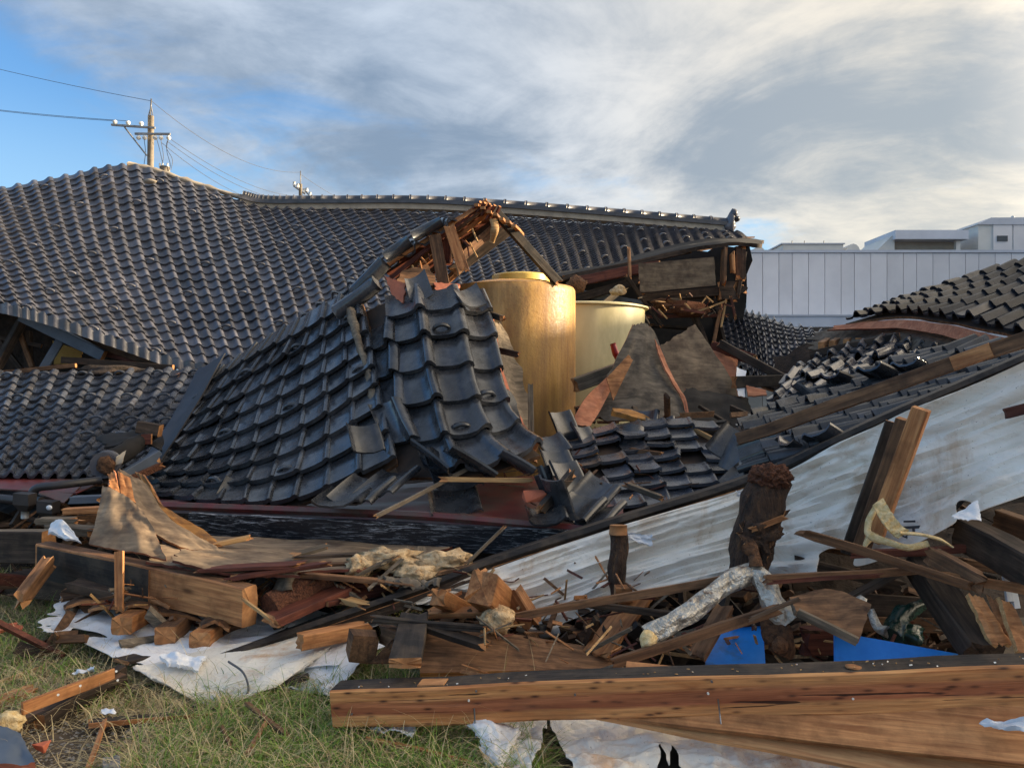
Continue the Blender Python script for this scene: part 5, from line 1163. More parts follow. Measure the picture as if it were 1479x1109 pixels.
W('torn_scrap', [[(232, 950, 4.3), (300, 952, 4.3)], [(240, 962, 4.2), (286, 972, 4.2)]], 'polythene', 'crumpled bright scrap on the left membrane', 'scrap', nu=28, nv=12, amp=.022, rag=.06, edge='polythene', lift=.03)
for lab, rows in (('flap of grey-white membrane hanging under the rail, left', [[(196, 962, 4.25), (300, 938, 4.45), (430, 912, 4.6), (540, 895, 4.75)], [(200, 966, 4.2), (290, 990, 4.12), (380, 985, 4.12), (470, 940, 4.4)], [(230, 985, 4.1), (310, 1016, 3.98), (370, 1002, 4.05), (440, 968, 4.25)]]),):
    W('membrane_flap', rows, 'cream_membrane', lab, 'membrane', nu=40, nv=18, th=.004, amp=.03, edge='cream_membrane', rag=.02)
W('membrane_flap', [[(400, 935, 4.5), (480, 930, 4.5), (560, 925, 4.5)], [(380, 985, 4.3), (450, 985, 4.2), (500, 980, 4.15)], [(400, 993, 4.15), (450, 998, 4.1), (488, 1006, 4.0)]], 'white_membrane', 'bright white membrane piece left of the big timber end', 'membrane', nu=30, nv=18, th=.004, amp=.03, edge='white_membrane', rag=.03)
tube('bent_rod', [(330, 955, 4.2), (352, 972, 4.1), (358, 1000, 4.05), (335, 1016, 4.0)], [.006, .006], 'wire', label='thin bent black rod looped over the membrane flap', cat='rod', seg=6)
timber('black_batten', (372, 996, 4.1), (446, 976, 4.2), .03, .03, 'charcoal_timber', 'short dark stick end at the bottom of the white membrane piece', 'stick')

# ================================================================== THE TILTED ROOF EDGE AND ITS WHITE MEMBRANE
g = thing('tilted_roof_edge', 'long tilted roof edge with wrinkled grey-white membrane hanging along it', 'roof edge', P(900, 880, 4.9))
edge = [(180, 1000, 4.15), (330, 945, 4.4), (460, 900, 4.6), (600, 852, 4.8), (720, 808, 4.95), (880, 757, 5.0), (1080, 694, 5.05), (1200, 640, 4.85), (1300, 595, 4.65), (1479, 518, 4.4), (1640, 446, 4.2)]
def strip(name, pts, oy0, oy1, dep, mat, th=.012, nv=2, n=80, **k):
    return sheet(name, patch([[(a, b + oy0, c) for a, b, c in pts], [(a, b + oy1, c + dep) for a, b, c in pts]]), n, nv, th, mat, None, g, rag=k.pop('rag', .0), **k)
strip('felt_edge', edge, -6, 2, -.03, 'charcoal_timber', .05)
sheet('felt_top', patch([[(a, b - 10, c + .35) for a, b, c in edge], [(a, b - 4, c) for a, b, c in edge]]), 60, 3, .02, 'charcoal_timber', None, g)
strip('ply_edge', edge[2:], 3.5, 9, -.005, 'orange_pine', .03, rag=.02)
strip('dark_batten', edge[:5], 4, 22, .0, 'dark_timber', .05)  # dark timber board below the felt edge
mt = [(560, 888, 4.72), (640, 850, 4.84), (720, 818, 4.92), (880, 765, 4.98), (1080, 703, 5.03), (1200, 648, 4.84), (1300, 602, 4.64), (1479, 526, 4.38), (1640, 454, 4.18)]
mm = [(580, 892, 4.75), (660, 872, 4.8), (760, 868, 4.85), (890, 822, 4.9), (1070, 768, 4.92), (1200, 724, 4.75), (1310, 690, 4.5), (1479, 628, 4.25), (1640, 560, 4.05)]
mb = [(590, 900, 4.78), (680, 900, 4.78), (800, 918, 4.72), (905, 872, 4.75), (1060, 836, 4.78), (1180, 832, 4.55), (1310, 790, 4.3), (1479, 716, 4.05), (1640, 650, 3.9)]
pMem = patch([mt, mm, mb])
def mem_keep(u, v):
    x, y = proj(pMem.S(u, v))
    w = 7 * mn.noise(Vector((x * .05, y * .05, 3)))
    if x < 712 and y > 872 + w: return False
    if x > 812 + w and x < 862 and y > 900 - (x - 812) * .4: return False
    if 860 < x < 930 and y > 872 + w: return False
    if 950 < x < 1050 and y > 862 + w: return False
    if 1182 < x < 1232 and y > 792 - (x - 1182) * .1 + w: return False
    if 1382 < x < 1408 and y > 728: return False
    return True
def proj(q): return CX + q[0] / q[1] * F, CY - (q[2] - CAMZ) / q[1] * F
mem = sheet('hanging_membrane', pMem, 170, 60, .004, 'grey_membrane', None, g, noise_amp=.075, freq=5, aniso=(1.1, 1.9), keep=mem_keep, rag=.012)
W('torn_flap', [[(1375, 744, 4.0), (1412, 722, 4.0)], [(1378, 748, 3.95), (1418, 752, 3.9)]], 'white_membrane', 'upturned torn flap on the lower edge of the hanging membrane', 'membrane', nu=12, nv=10, th=.003, amp=.012, rag=.04, edge='white_membrane')
for lab, x0, y0, x1, y1, d in (('white torn scrap stuck to the membrane beside the round post', 906, 768, 944, 790, 4.88), ('small white tag of membrane by the rotten log top', 1062, 708, 1080, 724, 4.9)):
    W('scrap', [[(x0, y0, d), (x1, y0 + 6, d)], [(x0 + 4, (y0 + y1) / 2, d - .01), (x1 - 2, y1, d)]], 'polythene', lab, 'scrap', nu=14, nv=8, th=.003, amp=.02, rag=.12, edge='polythene')
# printed marks on the membrane
u_, v_ = pMem.find(1318, 762); dm = pMem.S(u_, v_)[1] - .05
for a, b, wv in (((1305, 754), (1322, 753.5), .010), ((1302, 762), (1332, 760.5), .014), ((1319, 761), (1320, 768), .014), ((1297, 773), (1310, 778), .008), ((1306, 776), (1312, 772), .006)):
    timber('printed_mark', (a[0], a[1], dm), (b[0], b[1], dm), .002, wv, 'ink', parent=g, endmat='ink')
for x, y, s in ((256, 956, 7),): pass

# posts, logs, ducts ------------------------------------------------
tube('round_post', [(893, 868, 4.7), (892, 820, 4.72), (894, 790, 4.74), (893, 764, 4.76)], [.05, .055, .05, .05], 'bark', label='short barked round post standing in front of the hanging membrane', cat='post', lump=.35, seg=14, capmat='end_grain')
rpo = bpy.data.objects['round_post']; tube('sawn_top', [(893, 772, 4.735), (893, 758, 4.74)], [.056, .052], 'end_grain', parent=rpo, sub=1, seg=14, lump=.2)
timber('block', (888, 858, 4.55), (912, 858, 4.55), .08, .09, 'orange_pine', 'small wooden block at the foot of the round post', 'block')
tube('rotten_column', [(1078, 852, 4.45), (1084, 800, 4.5), (1098, 740, 4.55), (1113, 690, 4.6)], [.105, .115, .125, .11], 'bark', label='thick rotten tree trunk column with crumbled rust coloured top', cat='column', lump=.3, seg=20, capmat='rusty_rot')
lump('crumbled_top', (1112, 690, 4.56), (.115, .115, .08), 'rusty_rot', None, 'crumbling fibrous rust coloured cap of wood on the rotten column', 'rotten wood', amp=.34, seed=8, sub=5, freq=3.2)
sheet('peeling_bark', patch([[(1070, 752, 4.42), (1105, 758, 4.38), (1138, 742, 4.44)], [(1072, 775, 4.36), (1105, 782, 4.34), (1128, 775, 4.40)], [(1088, 800, 4.36), (1105, 806, 4.36), (1118, 800, 4.38)]]), 20, 20, .01, 'bark', 'orange_pine', None, 'peeling bark band round the waist of the rotten column', 'bark', rag=.1, noise_amp=.05)
timber('peeling_strip', (1088, 764, 4.36), (1134, 748, 4.38), .02, .03, 'orange_pine', 'orange strip of split wood across the rotten column', 'wood strip', ends=(.03, .03))
g2 = thing('insulated_duct', 'foil wrapped duct forking below the rotten column', 'duct', P(1050, 900, 4.1))
tube('duct_arm', [(938, 922, 3.95), (966, 902, 3.98), (1010, 872, 4.05), (1050, 842, 4.12), (1084, 826, 4.18)], [.050, .052, .052, .054], 'foil', parent=g2, lump=.5, seg=26, sub=16, smooth=False)
tube('duct_arm', [(1080, 822, 4.2), (1102, 840, 4.12), (1120, 872, 4.05), (1142, 898, 4.0)], [.052, .054, .055], 'foil', parent=g2, lump=.5, seg=26, sub=16, smooth=False)
lump('cut_end', (936, 924, 3.9), (.044, .04, .046), 'yellow_wool', g2, amp=.3, seed=3)
tube('torn_lining', [(1082, 786, 4.2), (1090, 800, 4.16), (1092, 818, 4.14)], [.04, .025, .035], 'rot', parent=g2, lump=.8, seg=10)
tube('elbow', [(1112, 893, 4.1), (1118, 912, 4.02), (1128, 932, 3.96), (1124, 945, 3.95)], [.05, .065, .05], 'rot', parent=g2, lump=.8, seg=14)
lump('elbow_end', (1126, 932, 3.9), (.04, .035, .04), 'rot', g2, amp=.3, seed=5)
tube('torn_sleeve', [(1060, 838, 4.25), (1030, 850, 4.2), (1000, 880, 4.1)], [.05, .04], 'grey_timber', parent=g2, lump=1.0, seg=9, flat=.5)
pp = thing('leaning_post_pair', 'pair of square sawn posts leaning together on the hanging membrane', 'posts', P(1240, 800, 4.2))
timber('post', (1243, 796, 4.35), (1308, 606, 4.15), .075, .085, 'brown_timber', parent=pp, roll=.2)
timber('post', (1262, 780, 4.28), (1331, 590, 4.08), .075, .085, 'orange_pine', parent=pp, roll=.2)
timber('dark_post', (1226, 800, 4.42), (1292, 610, 4.3), .05, .09, 'dark_timber', parent=pp, roll=.2)  # third post, of darker timber than the pair
g3 = thing('insulation_strap', 'pale yellow wool strap looped round the foot of the post pair', 'strap', P(1300, 790, 4))
def ribbon(name, pts, w, mat, parent):
    A = [P(*p) for p in pts]; U = [(a + Vector((w / 2, 0, w * .35))) for a in A]; D = [(a - Vector((w / 2, 0, w * .35))) for a in A]
    return sheet(name, patch([U, D]), 30, 3, .018, mat, None, parent, noise_amp=.015, freq=9)
ribbon('strap', [(1268, 724, 4.05), (1280, 745, 4.0), (1293, 762, 3.98), (1306, 772, 3.96)], .055, 'yellow_wool', g3)
tube('wool', [(1300, 770, 3.95), (1330, 772, 3.93), (1355, 778, 3.92), (1376, 790, 3.92)], [.014, .018, .010], 'yellow_wool', parent=g3, lump=.8, flat=.5)
tube('wool', [(1264, 732, 4.12), (1254, 758, 4.1), (1256, 772, 4.05), (1280, 782, 4.0), (1310, 790, 3.95), (1340, 784, 3.95)], [.016, .020, .016], 'yellow_wool', parent=g3, lump=.8, flat=.6)
tube('wool', [(1262, 770, 4.12), (1252, 784, 4.1), (1248, 792, 4.1)], [.025, .01], 'yellow_wool', parent=g3, lump=.8, flat=.6)

# timbers and boards of the right foreground -------------------------------
RT = [('long thin lath crossing in front of the hanging membrane', (690, 902, 4.35), (1100, 826, 4.2), .02, .045, 'brown_timber'),
      ('diagonal splintered lath running up to the duct fork', (890, 956, 3.85), (1120, 880, 3.85), .03, .05, 'brown_timber'),
      ('thin black lath end tying the duct arm to the diagonal one', (1085, 893, 3.8), (1150, 868, 3.85), .015, .02, 'dark_timber'),
      ('broken lath with frayed tip pointing left below the post pair', (1166, 773, 3.95), (1400, 845, 3.75), .03, .045, 'brown_timber'),
      ('reddish lath running right past the broken board', (1360, 832, 3.85), (1560, 866, 3.6), .03, .045, 'orange_pine'),
      ('split horizontal lath right of the duct fork', (1108, 836, 4.0), (1330, 820, 4.05), .03, .04, 'brown_timber'),
      ('second split lath just under the horizontal one', (1112, 842, 4.0), (1268, 830, 4.02), .02, .02, 'red_timber'),
      ('red lath behind the yellow strap', (1232, 800, 4.2), (1420, 790, 4.2), .04, .04, 'red_timber'),
      ('dark red lath running into the right gloom', (1390, 812, 4.3), (1500, 830, 4.2), .05, .05, 'brown_timber'),
      ('stubby tapered board end between laths', (1345, 800, 3.95), (1418, 842, 3.75), .06, .09, 'brown_timber'),
      ('slender brown prop under the red lath', (1226, 862, 4.3), (1320, 812, 4.2), .09, .03, 'dark_timber'),
      ('heavy dark post leaning toward the big timber at right', (1330, 815, 4.25), (1420, 945, 3.6), .15, .13, 'dark_timber'),
      ('thick dark beam end sticking out under the membrane at right', (1395, 768, 4.3), (1560, 860, 3.4), .13, .17, 'dark_timber'),
      ('brown beam behind the thick dark one at the right edge', (1440, 750, 4.6), (1560, 790, 4.3), .12, .12, 'brown_timber'),
      ('short sawn batten on the membrane at the right edge', (1452, 596, 4.1), (1560, 572, 3.9), .06, .055, 'red_timber'),
      ('wide flat brace leaning right of the round post', (862, 942, 4.3), (925, 862, 4.6), .17, .03, 'orange_pine'),
      ('dark rod crossing left behind the foil duct', (856, 872, 4.35), (985, 888, 4.3), .03, .035, 'dark_timber'),
      ('dark bar lying left over the short charred plank', (540, 894, 4.2), (700, 908, 4.15), .04, .035, 'charcoal_timber'),
      ('squared timber with pale end jutting left under the roof edge', (434, 926, 4.3), (526, 908, 4.6), .085, .085, 'orange_pine'),
      ('squared timber jutting toward the viewer above the charred plank', (632, 862, 4.35), (682, 884, 4.8), .09, .09, 'orange_pine'),
      ('brown block wedged behind the big cut timber', (742, 858, 4.6), (768, 900, 4.55), .1, .1, 'orange_pine'),
      ('reddish board lying behind the big timber left of the foil duct', (622, 885, 4.5), (730, 880, 4.5), .14, .03, 'orange_pine'),
      ('charred wide plank with sawn end resting on the big timber', (584, 958, 3.66), (598, 892, 4.35), .155, .05, 'charcoal_timber'),
      ('slanting charred plank behind the wide one', (612, 902, 4.2), (700, 930, 4.05), .1, .03, 'charcoal_timber'),
      ('dark stub under the left of the charred plank', (590, 930, 4.1), (555, 915, 4.25), .07, .1, 'brown_timber'),
      ('brown prop behind the blue panels', (1008, 945, 4.1), (1045, 880, 4.3), .1, .03, 'brown_timber'),
      ('short red brown block between the two blue panels', (1162, 925, 4.2), (1204, 925, 4.2), .1, .14, 'red_timber'),
      ('charred lath in the gloom behind the broken board', (1150, 812, 4.7), (1300, 845, 4.6), .05, .06, 'dark_timber'),
      ('horizontal dark board in the gloom above the right blue panel', (1250, 878, 4.5), (1420, 885, 4.4), .03, .16, 'dark_timber'),
      ('second horizontal board in the gloom, lower', (1240, 900, 4.4), (1400, 905, 4.3), .03, .08, 'brown_timber')]
for lab, a, b, w, h, m in RT:
    timber('loose_timber', a, b, w, h, m, lab, 'timber', ends=(.015 if 'sawn' in lab or 'squared' in lab or 'beam' in lab else .03, .03) if 'frayed' not in lab else (.08, .02), endmat='end_grain' if m in ('orange_pine', 'charcoal_timber') else m, warp=.005)
timber('cut_timber', (696, 848, 4.25), (740, 890, 4.9), .155, .175, 'orange_pine', 'big cut timber with rough orange end facing the camera', 'timber', ends=(.012, .03), endmat='orange_pine', roll=.15)
lump('rotten_knot', (718, 894, 4.3), (.09, .08, .075), 'insulation', None, 'fibrous brownish clump hanging under the big cut timber', 'rotten wood', amp=.35, seed=2, freq=1.8, sub=4)
chip('rotten_stump', (522, 932, 4.2), (.075, .08, .075), 'brown_timber', 'brown rotten stump at the left of the charred plank', 'rotten wood', 5)
chip('rotten_stump', (554, 938, 4.15), (.05, .08, .07), 'rot', 'darker rotten stump squeezed beside the charred plank', 'rotten wood', 9)
W('wide_plank', [[(604, 896, 4.3), (740, 915, 4.35), (890, 940, 4.4)], [(606, 972, 4.05), (740, 968, 4.1), (882, 964, 4.2)]], 'brown_timber', 'wide brown plank lying on edge behind the big timber', 'plank', th=.04, nu=20, nv=6, rag=.006, amp=.005, edge='orange_pine')
W('broken_board', [[(1140, 862, 3.95), (1200, 850, 3.95), (1258, 872, 3.85)], [(1150, 880, 3.85), (1200, 905, 3.8), (1240, 928, 3.75)]], 'brown_timber', 'broken drawer-like board with pale edges above the blue panel', nu=14, nv=8, th=.03, edge='grey_timber', rag=.01)
timber('pale_lath', (1152, 884, 3.8), (1238, 927, 3.68), .03, .04, 'grey_timber', 'pale lower edge strip of the broken drawer-like board', 'wood strip')
W('blue_panel', [[(1205, 912, 3.9), (1280, 925, 3.85), (1385, 944, 3.8)], [(1205, 960, 3.85), (1280, 962, 3.8), (1385, 962, 3.78)]], 'blue_panel', 'bright blue panel wedge showing above the big timber at right', 'panel', nu=12, nv=6, th=.02, rag=0, amp=.003, edge='blue_panel')
W('blue_panel', [[(1024, 900, 4.5), (1060, 898, 4.5), (1102, 904, 4.4)], [(1018, 965, 4.1), (1060, 965, 4.1), (1106, 965, 4.1)]], 'blue_panel', 'shaded blue panel behind the foil duct', 'panel', nu=12, nv=6, th=.02, rag=0, amp=.003, edge='blue_panel')
for lab, rows in (('splintered pale board at far right, left of three', [[(1398, 858, 3.7), (1420, 862, 3.7)], [(1432, 930, 3.55), (1462, 930, 3.55)]]), ('splintered pale board at far right, middle of three', [[(1424, 858, 3.75), (1444, 870, 3.7)], [(1450, 925, 3.6), (1468, 932, 3.55)]]), ('splintered pale board at far right, on the frame edge', [[(1444, 864, 3.6), (1462, 872, 3.6)], [(1470, 938, 3.45), (1500, 945, 3.45)]])):
    W('splintered_board', rows, 'orange_pine', lab, nu=8, nv=14, th=.025, edge='pale_splinter', rag=.05, amp=.01)
g4 = thing('window_frame', 'slim aluminium frame pieces standing at the right edge', 'frame', P(1462, 870, 3.9))
timber('rail', (1452, 832, 3.9), (1458, 868, 3.88), .03, .02, 'aluminium', parent=g4, up=(0, -1, 0), endmat='aluminium'); timber('rail', (1460, 832, 3.9), (1468, 878, 3.88), .03, .02, 'aluminium', parent=g4, up=(0, -1, 0), endmat='aluminium')
g5 = thing('green_glass_tangle', 'dark green glassy plastic tangle in the gloom behind the right blue panel', 'plastic', P(1290, 920, 4.1))
tube('loop', [(1288, 920, 4.0), (1295, 895, 4.1), (1318, 880, 4.15), (1340, 868, 4.2)], [.05, .04, .03], 'green_glass', parent=g5, lump=.8, seg=12)
tube('loop', [(1258, 880, 4.1), (1268, 905, 4.05), (1282, 912, 4.0)], [.02, .03], 'foil', parent=g5, lump=.5, seg=8)
lump('clump', (1305, 912, 4.2), (.1, .1, .06), 'green_glass', g5, amp=.9, seed=12)
lump('knob', (1243, 868, 3.9), (.03, .03, .025), 'foil', g5, amp=.5, seed=4, sub=2)

# ================================================================== BIG TIMBER AND PLANKS AT THE FRONT
T0, T1 = P(487, 1016, 3.66), P(1640, 975, 3.05)
bt = timber('big_timber', T0, T1, .15, .175, 'banded_cedar', 'very long cedar beam with black upper face lying across the foreground', 'beam', topmat='charcoal_timber', warp=.004, seg=24)
fx = (T1 - T0).normalized()
def onb(px, top=False, off=.0, frac=.5):
    """a point on the front face (frac 0 top edge .. 1 bottom edge) or on the top face of the beam"""
    t = (P(px, 1000, 3.4).x - T0.x) / (T1.x - T0.x)
    p = T0.lerp(T1, t)
    return p + (Vector((0, -.02 + .09 * (frac - .5), .0885 + off)) if top else Vector((0, -.0765 - off, .0875 - .175 * frac)))
for k, (px, fr_) in enumerate(((687, .12), (1012, .38), (830, .3), (1198, .62), (1017, .1), (676, .35), (497, .6))):
    p = onb(px, False, .0, fr_)
    tube('nail_head', [p, p + Vector((0, -.008, 0))], [.005, .005], 'porcelain' if k % 2 else 'steel_nail', parent=bt, seg=8, sub=1)
for px, a, b in ((684, .55, 1.25), (1025, .52, 1.2)):
    p = onb(px, False, .006, a); q2 = onb(px + 3, False, .03, b)
    tube('bent_nail', [p, q2], [.004, .003], 'steel_nail', parent=bt, seg=6, sub=1)
for px, a, b in ((1432, .35, .55), (1436, .6, 1.05)):
    tube('white_tie', [onb(px, False, .006, a), onb(px + 5, False, .008, b)], [.005, .004], 'polythene', parent=bt, seg=6, sub=1)
for px, r in ((752, .06), (1208, .055)):
    p = onb(px, True, -.004)
    o = lump('knot_stump', p, (r * .7, .035, .005), 'orange_pine', bt, amp=.3, seed=px, sub=2)
timber('mortise_patch', onb(600, True, .0) , onb(640, True, .0), .08, .012, 'end_grain', parent=bt)
for k in range(60):
    px = random.uniform(500, 1470); p = onb(px, True, .002, random.random())
    a = random.random() * 6.28; L = random.uniform(.004, .014)
    d = Vector((math.cos(a) * L, math.sin(a) * L * .6, .002))
    timber('wood_chip', p, p + d, .004, .003, 'pale_splinter' if k % 3 else 'porcelain', parent=bt)
for lab, a, b, w, h in (('broad cedar plank fanning down right under the big beam, upper of two', (900, 996, 3.47), (1640, 1076, 2.88), .28, .03), ('broad cedar plank fanning down right under the big beam, lower of two', (860, 1000, 3.52), (1640, 1146, 2.84), .24, .03)):
    timber('cedar_plank', a, b, w, h, 'orange_pine' if 'upper' in lab else 'fresh_cedar', lab, 'plank', up=(0, -.62, .78), warp=.004)
W('paper_scrap', [[(1420, 1056, 2.98), (1450, 1046, 2.98), (1500, 1040, 2.95)], [(1418, 1058, 2.96), (1450, 1060, 2.95), (1500, 1064, 2.9)]], 'polythene', 'white torn paper scrap on the cedar planks at right', 'scrap', nu=16, nv=6, th=.002, amp=.02, rag=.05, edge='polythene', lift=.03)
gm2 = thing('front_membrane', 'crumpled stained white membrane with torn holes at the bottom centre', 'membrane', P(1000, 1080, 3.4))
pF2 = patch([[(660, 1044, 3.75), (800, 1034, 3.8), (960, 1030, 3.8), (1100, 1034, 3.75), (1300, 1060, 3.6), (1600, 1090, 3.5)],
             [(690, 1078, 3.48), (800, 1072, 3.5), (960, 1070, 3.48), (1100, 1075, 3.42), (1300, 1095, 3.32), (1600, 1130, 3.2)],
             [(700, 1130, 3.2), (800, 1130, 3.15), (960, 1130, 3.12), (1100, 1135, 3.1), (1300, 1150, 3.05), (1600, 1180, 3.0)]])
def holes(u, v):
    x, y = proj(pF2.S(u, v)); w = 5 * mn.noise(Vector((x * .09, y * .09, 1)))
    for cx, y0, wd in ((792, 1050, .42), (955, 1084, .25), (972, 1082, .3)):
        if y > y0 and abs(x - cx - (y - y0) * .12 + w) < (y - y0) * wd: return False
    if x < 700 + w and y > 1060: return False
    return True
sheet('membrane', pF2, 280, 110, .004, 'cream_membrane', None, gm2, noise_amp=.035, freq=9, keep=holes, lift=.03, aniso=(1.6, 1))
W('folded_flap', [[(666, 1040, 3.5), (688, 1022, 3.5), (740, 1050, 3.5)], [(690, 1062, 3.42), (718, 1060, 3.38), (748, 1056, 3.45)], [(694, 1082, 3.36), (722, 1112, 3.25), (736, 1100, 3.35)]], 'white_membrane', 'bright folded flap of membrane hanging at the beam bottom', 'membrane', nu=20, nv=20, th=.003, amp=.03, edge='white_membrane', rag=.04)
W('folded_flap', [[(530, 1046, 3.62), (604, 1044, 3.62)], [(545, 1052, 3.55), (596, 1062, 3.5)]], 'white_membrane', 'small bit of white membrane under the left end of the big beam', 'membrane', nu=14, nv=6, th=.003, amp=.03, edge='white_membrane', rag=.06)

# ================================================================== BOTTOM LEFT ON THE GRASS
gc = thing('broken_window_rail', 'orange grooved window rail broken off, lying on the grass at lower left', 'window rail', P(100, 1010, 3.9))
timber('rail', (30, 1036, 3.72), (174, 974, 4.15), .13, .03, 'dark_timber', parent=gc, topmat='brown_timber')
timber('face', (32, 1024, 3.66), (164, 972, 4.08), .018, .06, 'orange_pine', parent=gc)
timber('back', (58, 1044, 3.72), (178, 972, 4.2), .06, .1, 'dark_timber', parent=gc)
timber('foot', (34, 1046, 3.75), (54, 1040, 3.75), .06, .07, 'brown_timber', parent=gc)
for px, py in ((84, 1003), (116, 990), (168, 969), (170, 982)):
    tube('nail_head', [P(px, py, 3.70 + (px - 84) * .003), P(px, py, 3.68 + (px - 84) * .003)], [.006, .006], 'porcelain', parent=gc, sub=1, seg=8)
for lab, a, b, w, h, m in (('reddish plank sliding out of the left frame edge', (-60, 1036, 3.9), (48, 1000, 4.15), .1, .05, 'orange_pine'), ('dark purple brown plank behind the reddish one', (-40, 1020, 4.1), (46, 972, 4.5), .06, .03, 'red_timber'),
                           ('thin orange edged black board in the lower left grass', (128, 1044, 3.72), (312, 1026, 3.9), .09, .018, 'charcoal_timber'), ('orange stick running down from the thin black board', (122, 1120, 3.25), (148, 1046, 3.65), .02, .02, 'orange_pine'),
                           ('forked bark twig in the grass, left limb', (352, 1100, 3.35), (386, 1046, 3.65), .018, .015, 'brown_timber'), ('forked bark twig in the grass, right limb', (356, 1016, 3.8), (410, 1062, 3.55), .022, .015, 'brown_timber'),
                           ('slim stick standing out of the lower left grass', (316, 1050, 3.6), (332, 1090, 3.4), .014, .014, 'brown_timber'), ('long pale reddish cane in the grass under the big beam', (530, 1066, 3.5), (680, 1106, 3.3), .016, .014, 'orange_pine'),
                           ('pale straw stick at the left edge', (-20, 992, 4.2), (60, 966, 4.5), .02, .02, 'pale_splinter')):
    o = timber('loose_piece', a, b, w, h, m, lab, 'wood', ends=(.01, .02), warp=.008)
timber('orange_edge', P(128, 1047, 3.68), P(306, 1032, 3.84), .008, .022, 'orange_pine', 'orange split edge along the front of the thin black board', 'wood')
W('slate_slab', [[(-60, 1040, 3.5), (0, 1058, 3.42), (28, 1072, 3.38)], [(-80, 1110, 3.2), (10, 1116, 3.2), (52, 1112, 3.22)]], 'steel_blue', 'dark slab with broken orange edge cut by the lower left corner', 'slab', nu=14, nv=10, th=.04, edge='clay_orange', rag=.01, lift=.04)
for lab, px, py, d, r in (('orange clay chip on the gravel at lower left', 62, 1076, 3.4, (.034, .03, .03)), ('brick stub in the grass at the left edge', 8, 908, 4.95, (.07, .04, .03)), ('second brick stub beside the one at the left edge', 24, 908, 4.93, (.035, .04, .03))):
    chip('clay_chip', (px, py, d), (r[0], r[1] * .8, r[2] * .6), 'brick_orange', lab, 'brick', px)
lump('foam_chunk', (12, 1042, 3.62), (.07, .05, .04), 'yellow_wool', None, 'yellow foam chunk at the left edge below the planks', 'foam', amp=.8, seed=6)
W('paper_scrap', [[(112, 972, 4.2), (138, 966, 4.2)], [(106, 978, 4.15), (136, 974, 4.15)]], 'polythene', 'torn white tuft of paper above the window rail', 'scrap', nu=10, nv=6, th=.002, amp=.02, rag=.10, edge='polythene', lift=.02)
W('paper_scrap', [[(148, 1030, 3.75), (166, 1028, 3.75)], [(146, 1036, 3.7), (168, 1036, 3.7)]], 'polythene', 'tiny white scrap on the thin black board', 'scrap', nu=8, nv=5, th=.002, amp=.01, rag=.1, edge='polythene', lift=.02)
W('grey_stone', [[(148, 1098, 3.32), (172, 1094, 3.32)], [(150, 1112, 3.2), (174, 1110, 3.2)]], 'stone', 'flat grey stone at the bottom of the gravel', 'stone', nu=8, nv=6, th=.02, rag=.08, edge='stone', lift=.01)

# ------------------------------------------------------------------ rubble, gravel and grass: what nobody could count
def rubble():
    cols = {}
    zones = [((-4.6, 2.0), (5.6, 6.2), (.02, .2), 100, 'a'), ((-.6, 2.8), (4.4, 5.3), (.02, .26), 300, 'b'), ((-2.9, -1.0), (4.6, 5.3), (.03, .14), 70, 'a'), ((.5, 3.8), (7.6, 10), (.5, 1.4), 160, 'b'), ((-5.5, -3), (6.4, 7.2), (.1, .5), 110, 'b'), ((1.0, 4.2), (5.4, 8.4), (.1, .6), 160, 'b')]
    mats = {'c': ('pale_splinter', 'orange_pine', 'red_timber', 'brown_timber', 'grey_timber'), 'a': ('brown_timber', 'dark_timber', 'grey_timber', 'red_timber'), 'b': ('dark_timber', 'brown_timber', 'brown_timber', 'charcoal_timber')}
    acc = {}
    zones += [((-2.6, -.5), (4.75, 5.5), (.22, .40), 230, 'c'), ((-.8, .9), (4.5, 5.2), (.15, .5), 120, 'c'), ((-.2, 2.6), (3.9, 4.5), (.12, .36), 110, 'c'), ((-.2, 1.5), (5.7, 7.2), (.75, 1.0), 30, 'c')]
    for (xr, yr, zr, n, mk) in zones:
        for _ in range(n):
            c = Vector((random.uniform(*xr), random.uniform(*yr), random.uniform(*zr)))
            L = random.uniform(.08, .55); w = random.uniform(.015, .09); h = random.uniform(.008, .05)
            if mk == 'c': L *= .6; w = random.uniform(.005, .022); h = random.uniform(.003, .01)
            rt = Matrix.Rotation(random.random() * 6.28, 3, 'Z') @ Matrix.Rotation(random.gauss(0, .4), 3, 'Y') @ Matrix.Rotation(random.random() * 6, 3, 'X')
            m = random.choice(mats[mk]); V, Fc = acc.setdefault(m, ([], [])); o = len(V)
            for x, y, z in ((-1, -1, -1), (1, -1, -1), (1, 1, -1), (-1, 1, -1), (-1, -1, 1), (1, -1, 1), (1, 1, 1), (-1, 1, 1)):
                V.append(c + rt @ Vector((x * L / 2 * random.uniform(.85, 1), y * w / 2, z * h / 2)))
            Fc += [tuple(k + o for k in f) for f in ((0, 3, 2, 1), (4, 5, 6, 7), (0, 1, 5, 4), (1, 2, 6, 5), (2, 3, 7, 6), (3, 0, 4, 7))]
    desc = {'pale_splinter': 'pale fresh splinters strewn over the heaps', 'orange_pine': 'orange split slivers strewn over the heaps', 'brown_timber': 'brown splintered wood litter scattered through the wreck', 'dark_timber': 'blackened wood litter in the shadows of the wreck', 'grey_timber': 'grey dusty wood litter scattered below the fascia', 'red_timber': 'reddish wood litter scattered below the fascia', 'charcoal_timber': 'charcoal black wood litter deep in the wreck'}
    for m, (V, Fc) in acc.items(): mesh('wood_litter', V, Fc, m, None, label=None) if False else tag(mesh('wood_litter', V, Fc, m), desc[m], 'debris', kind='stuff')
rubble()
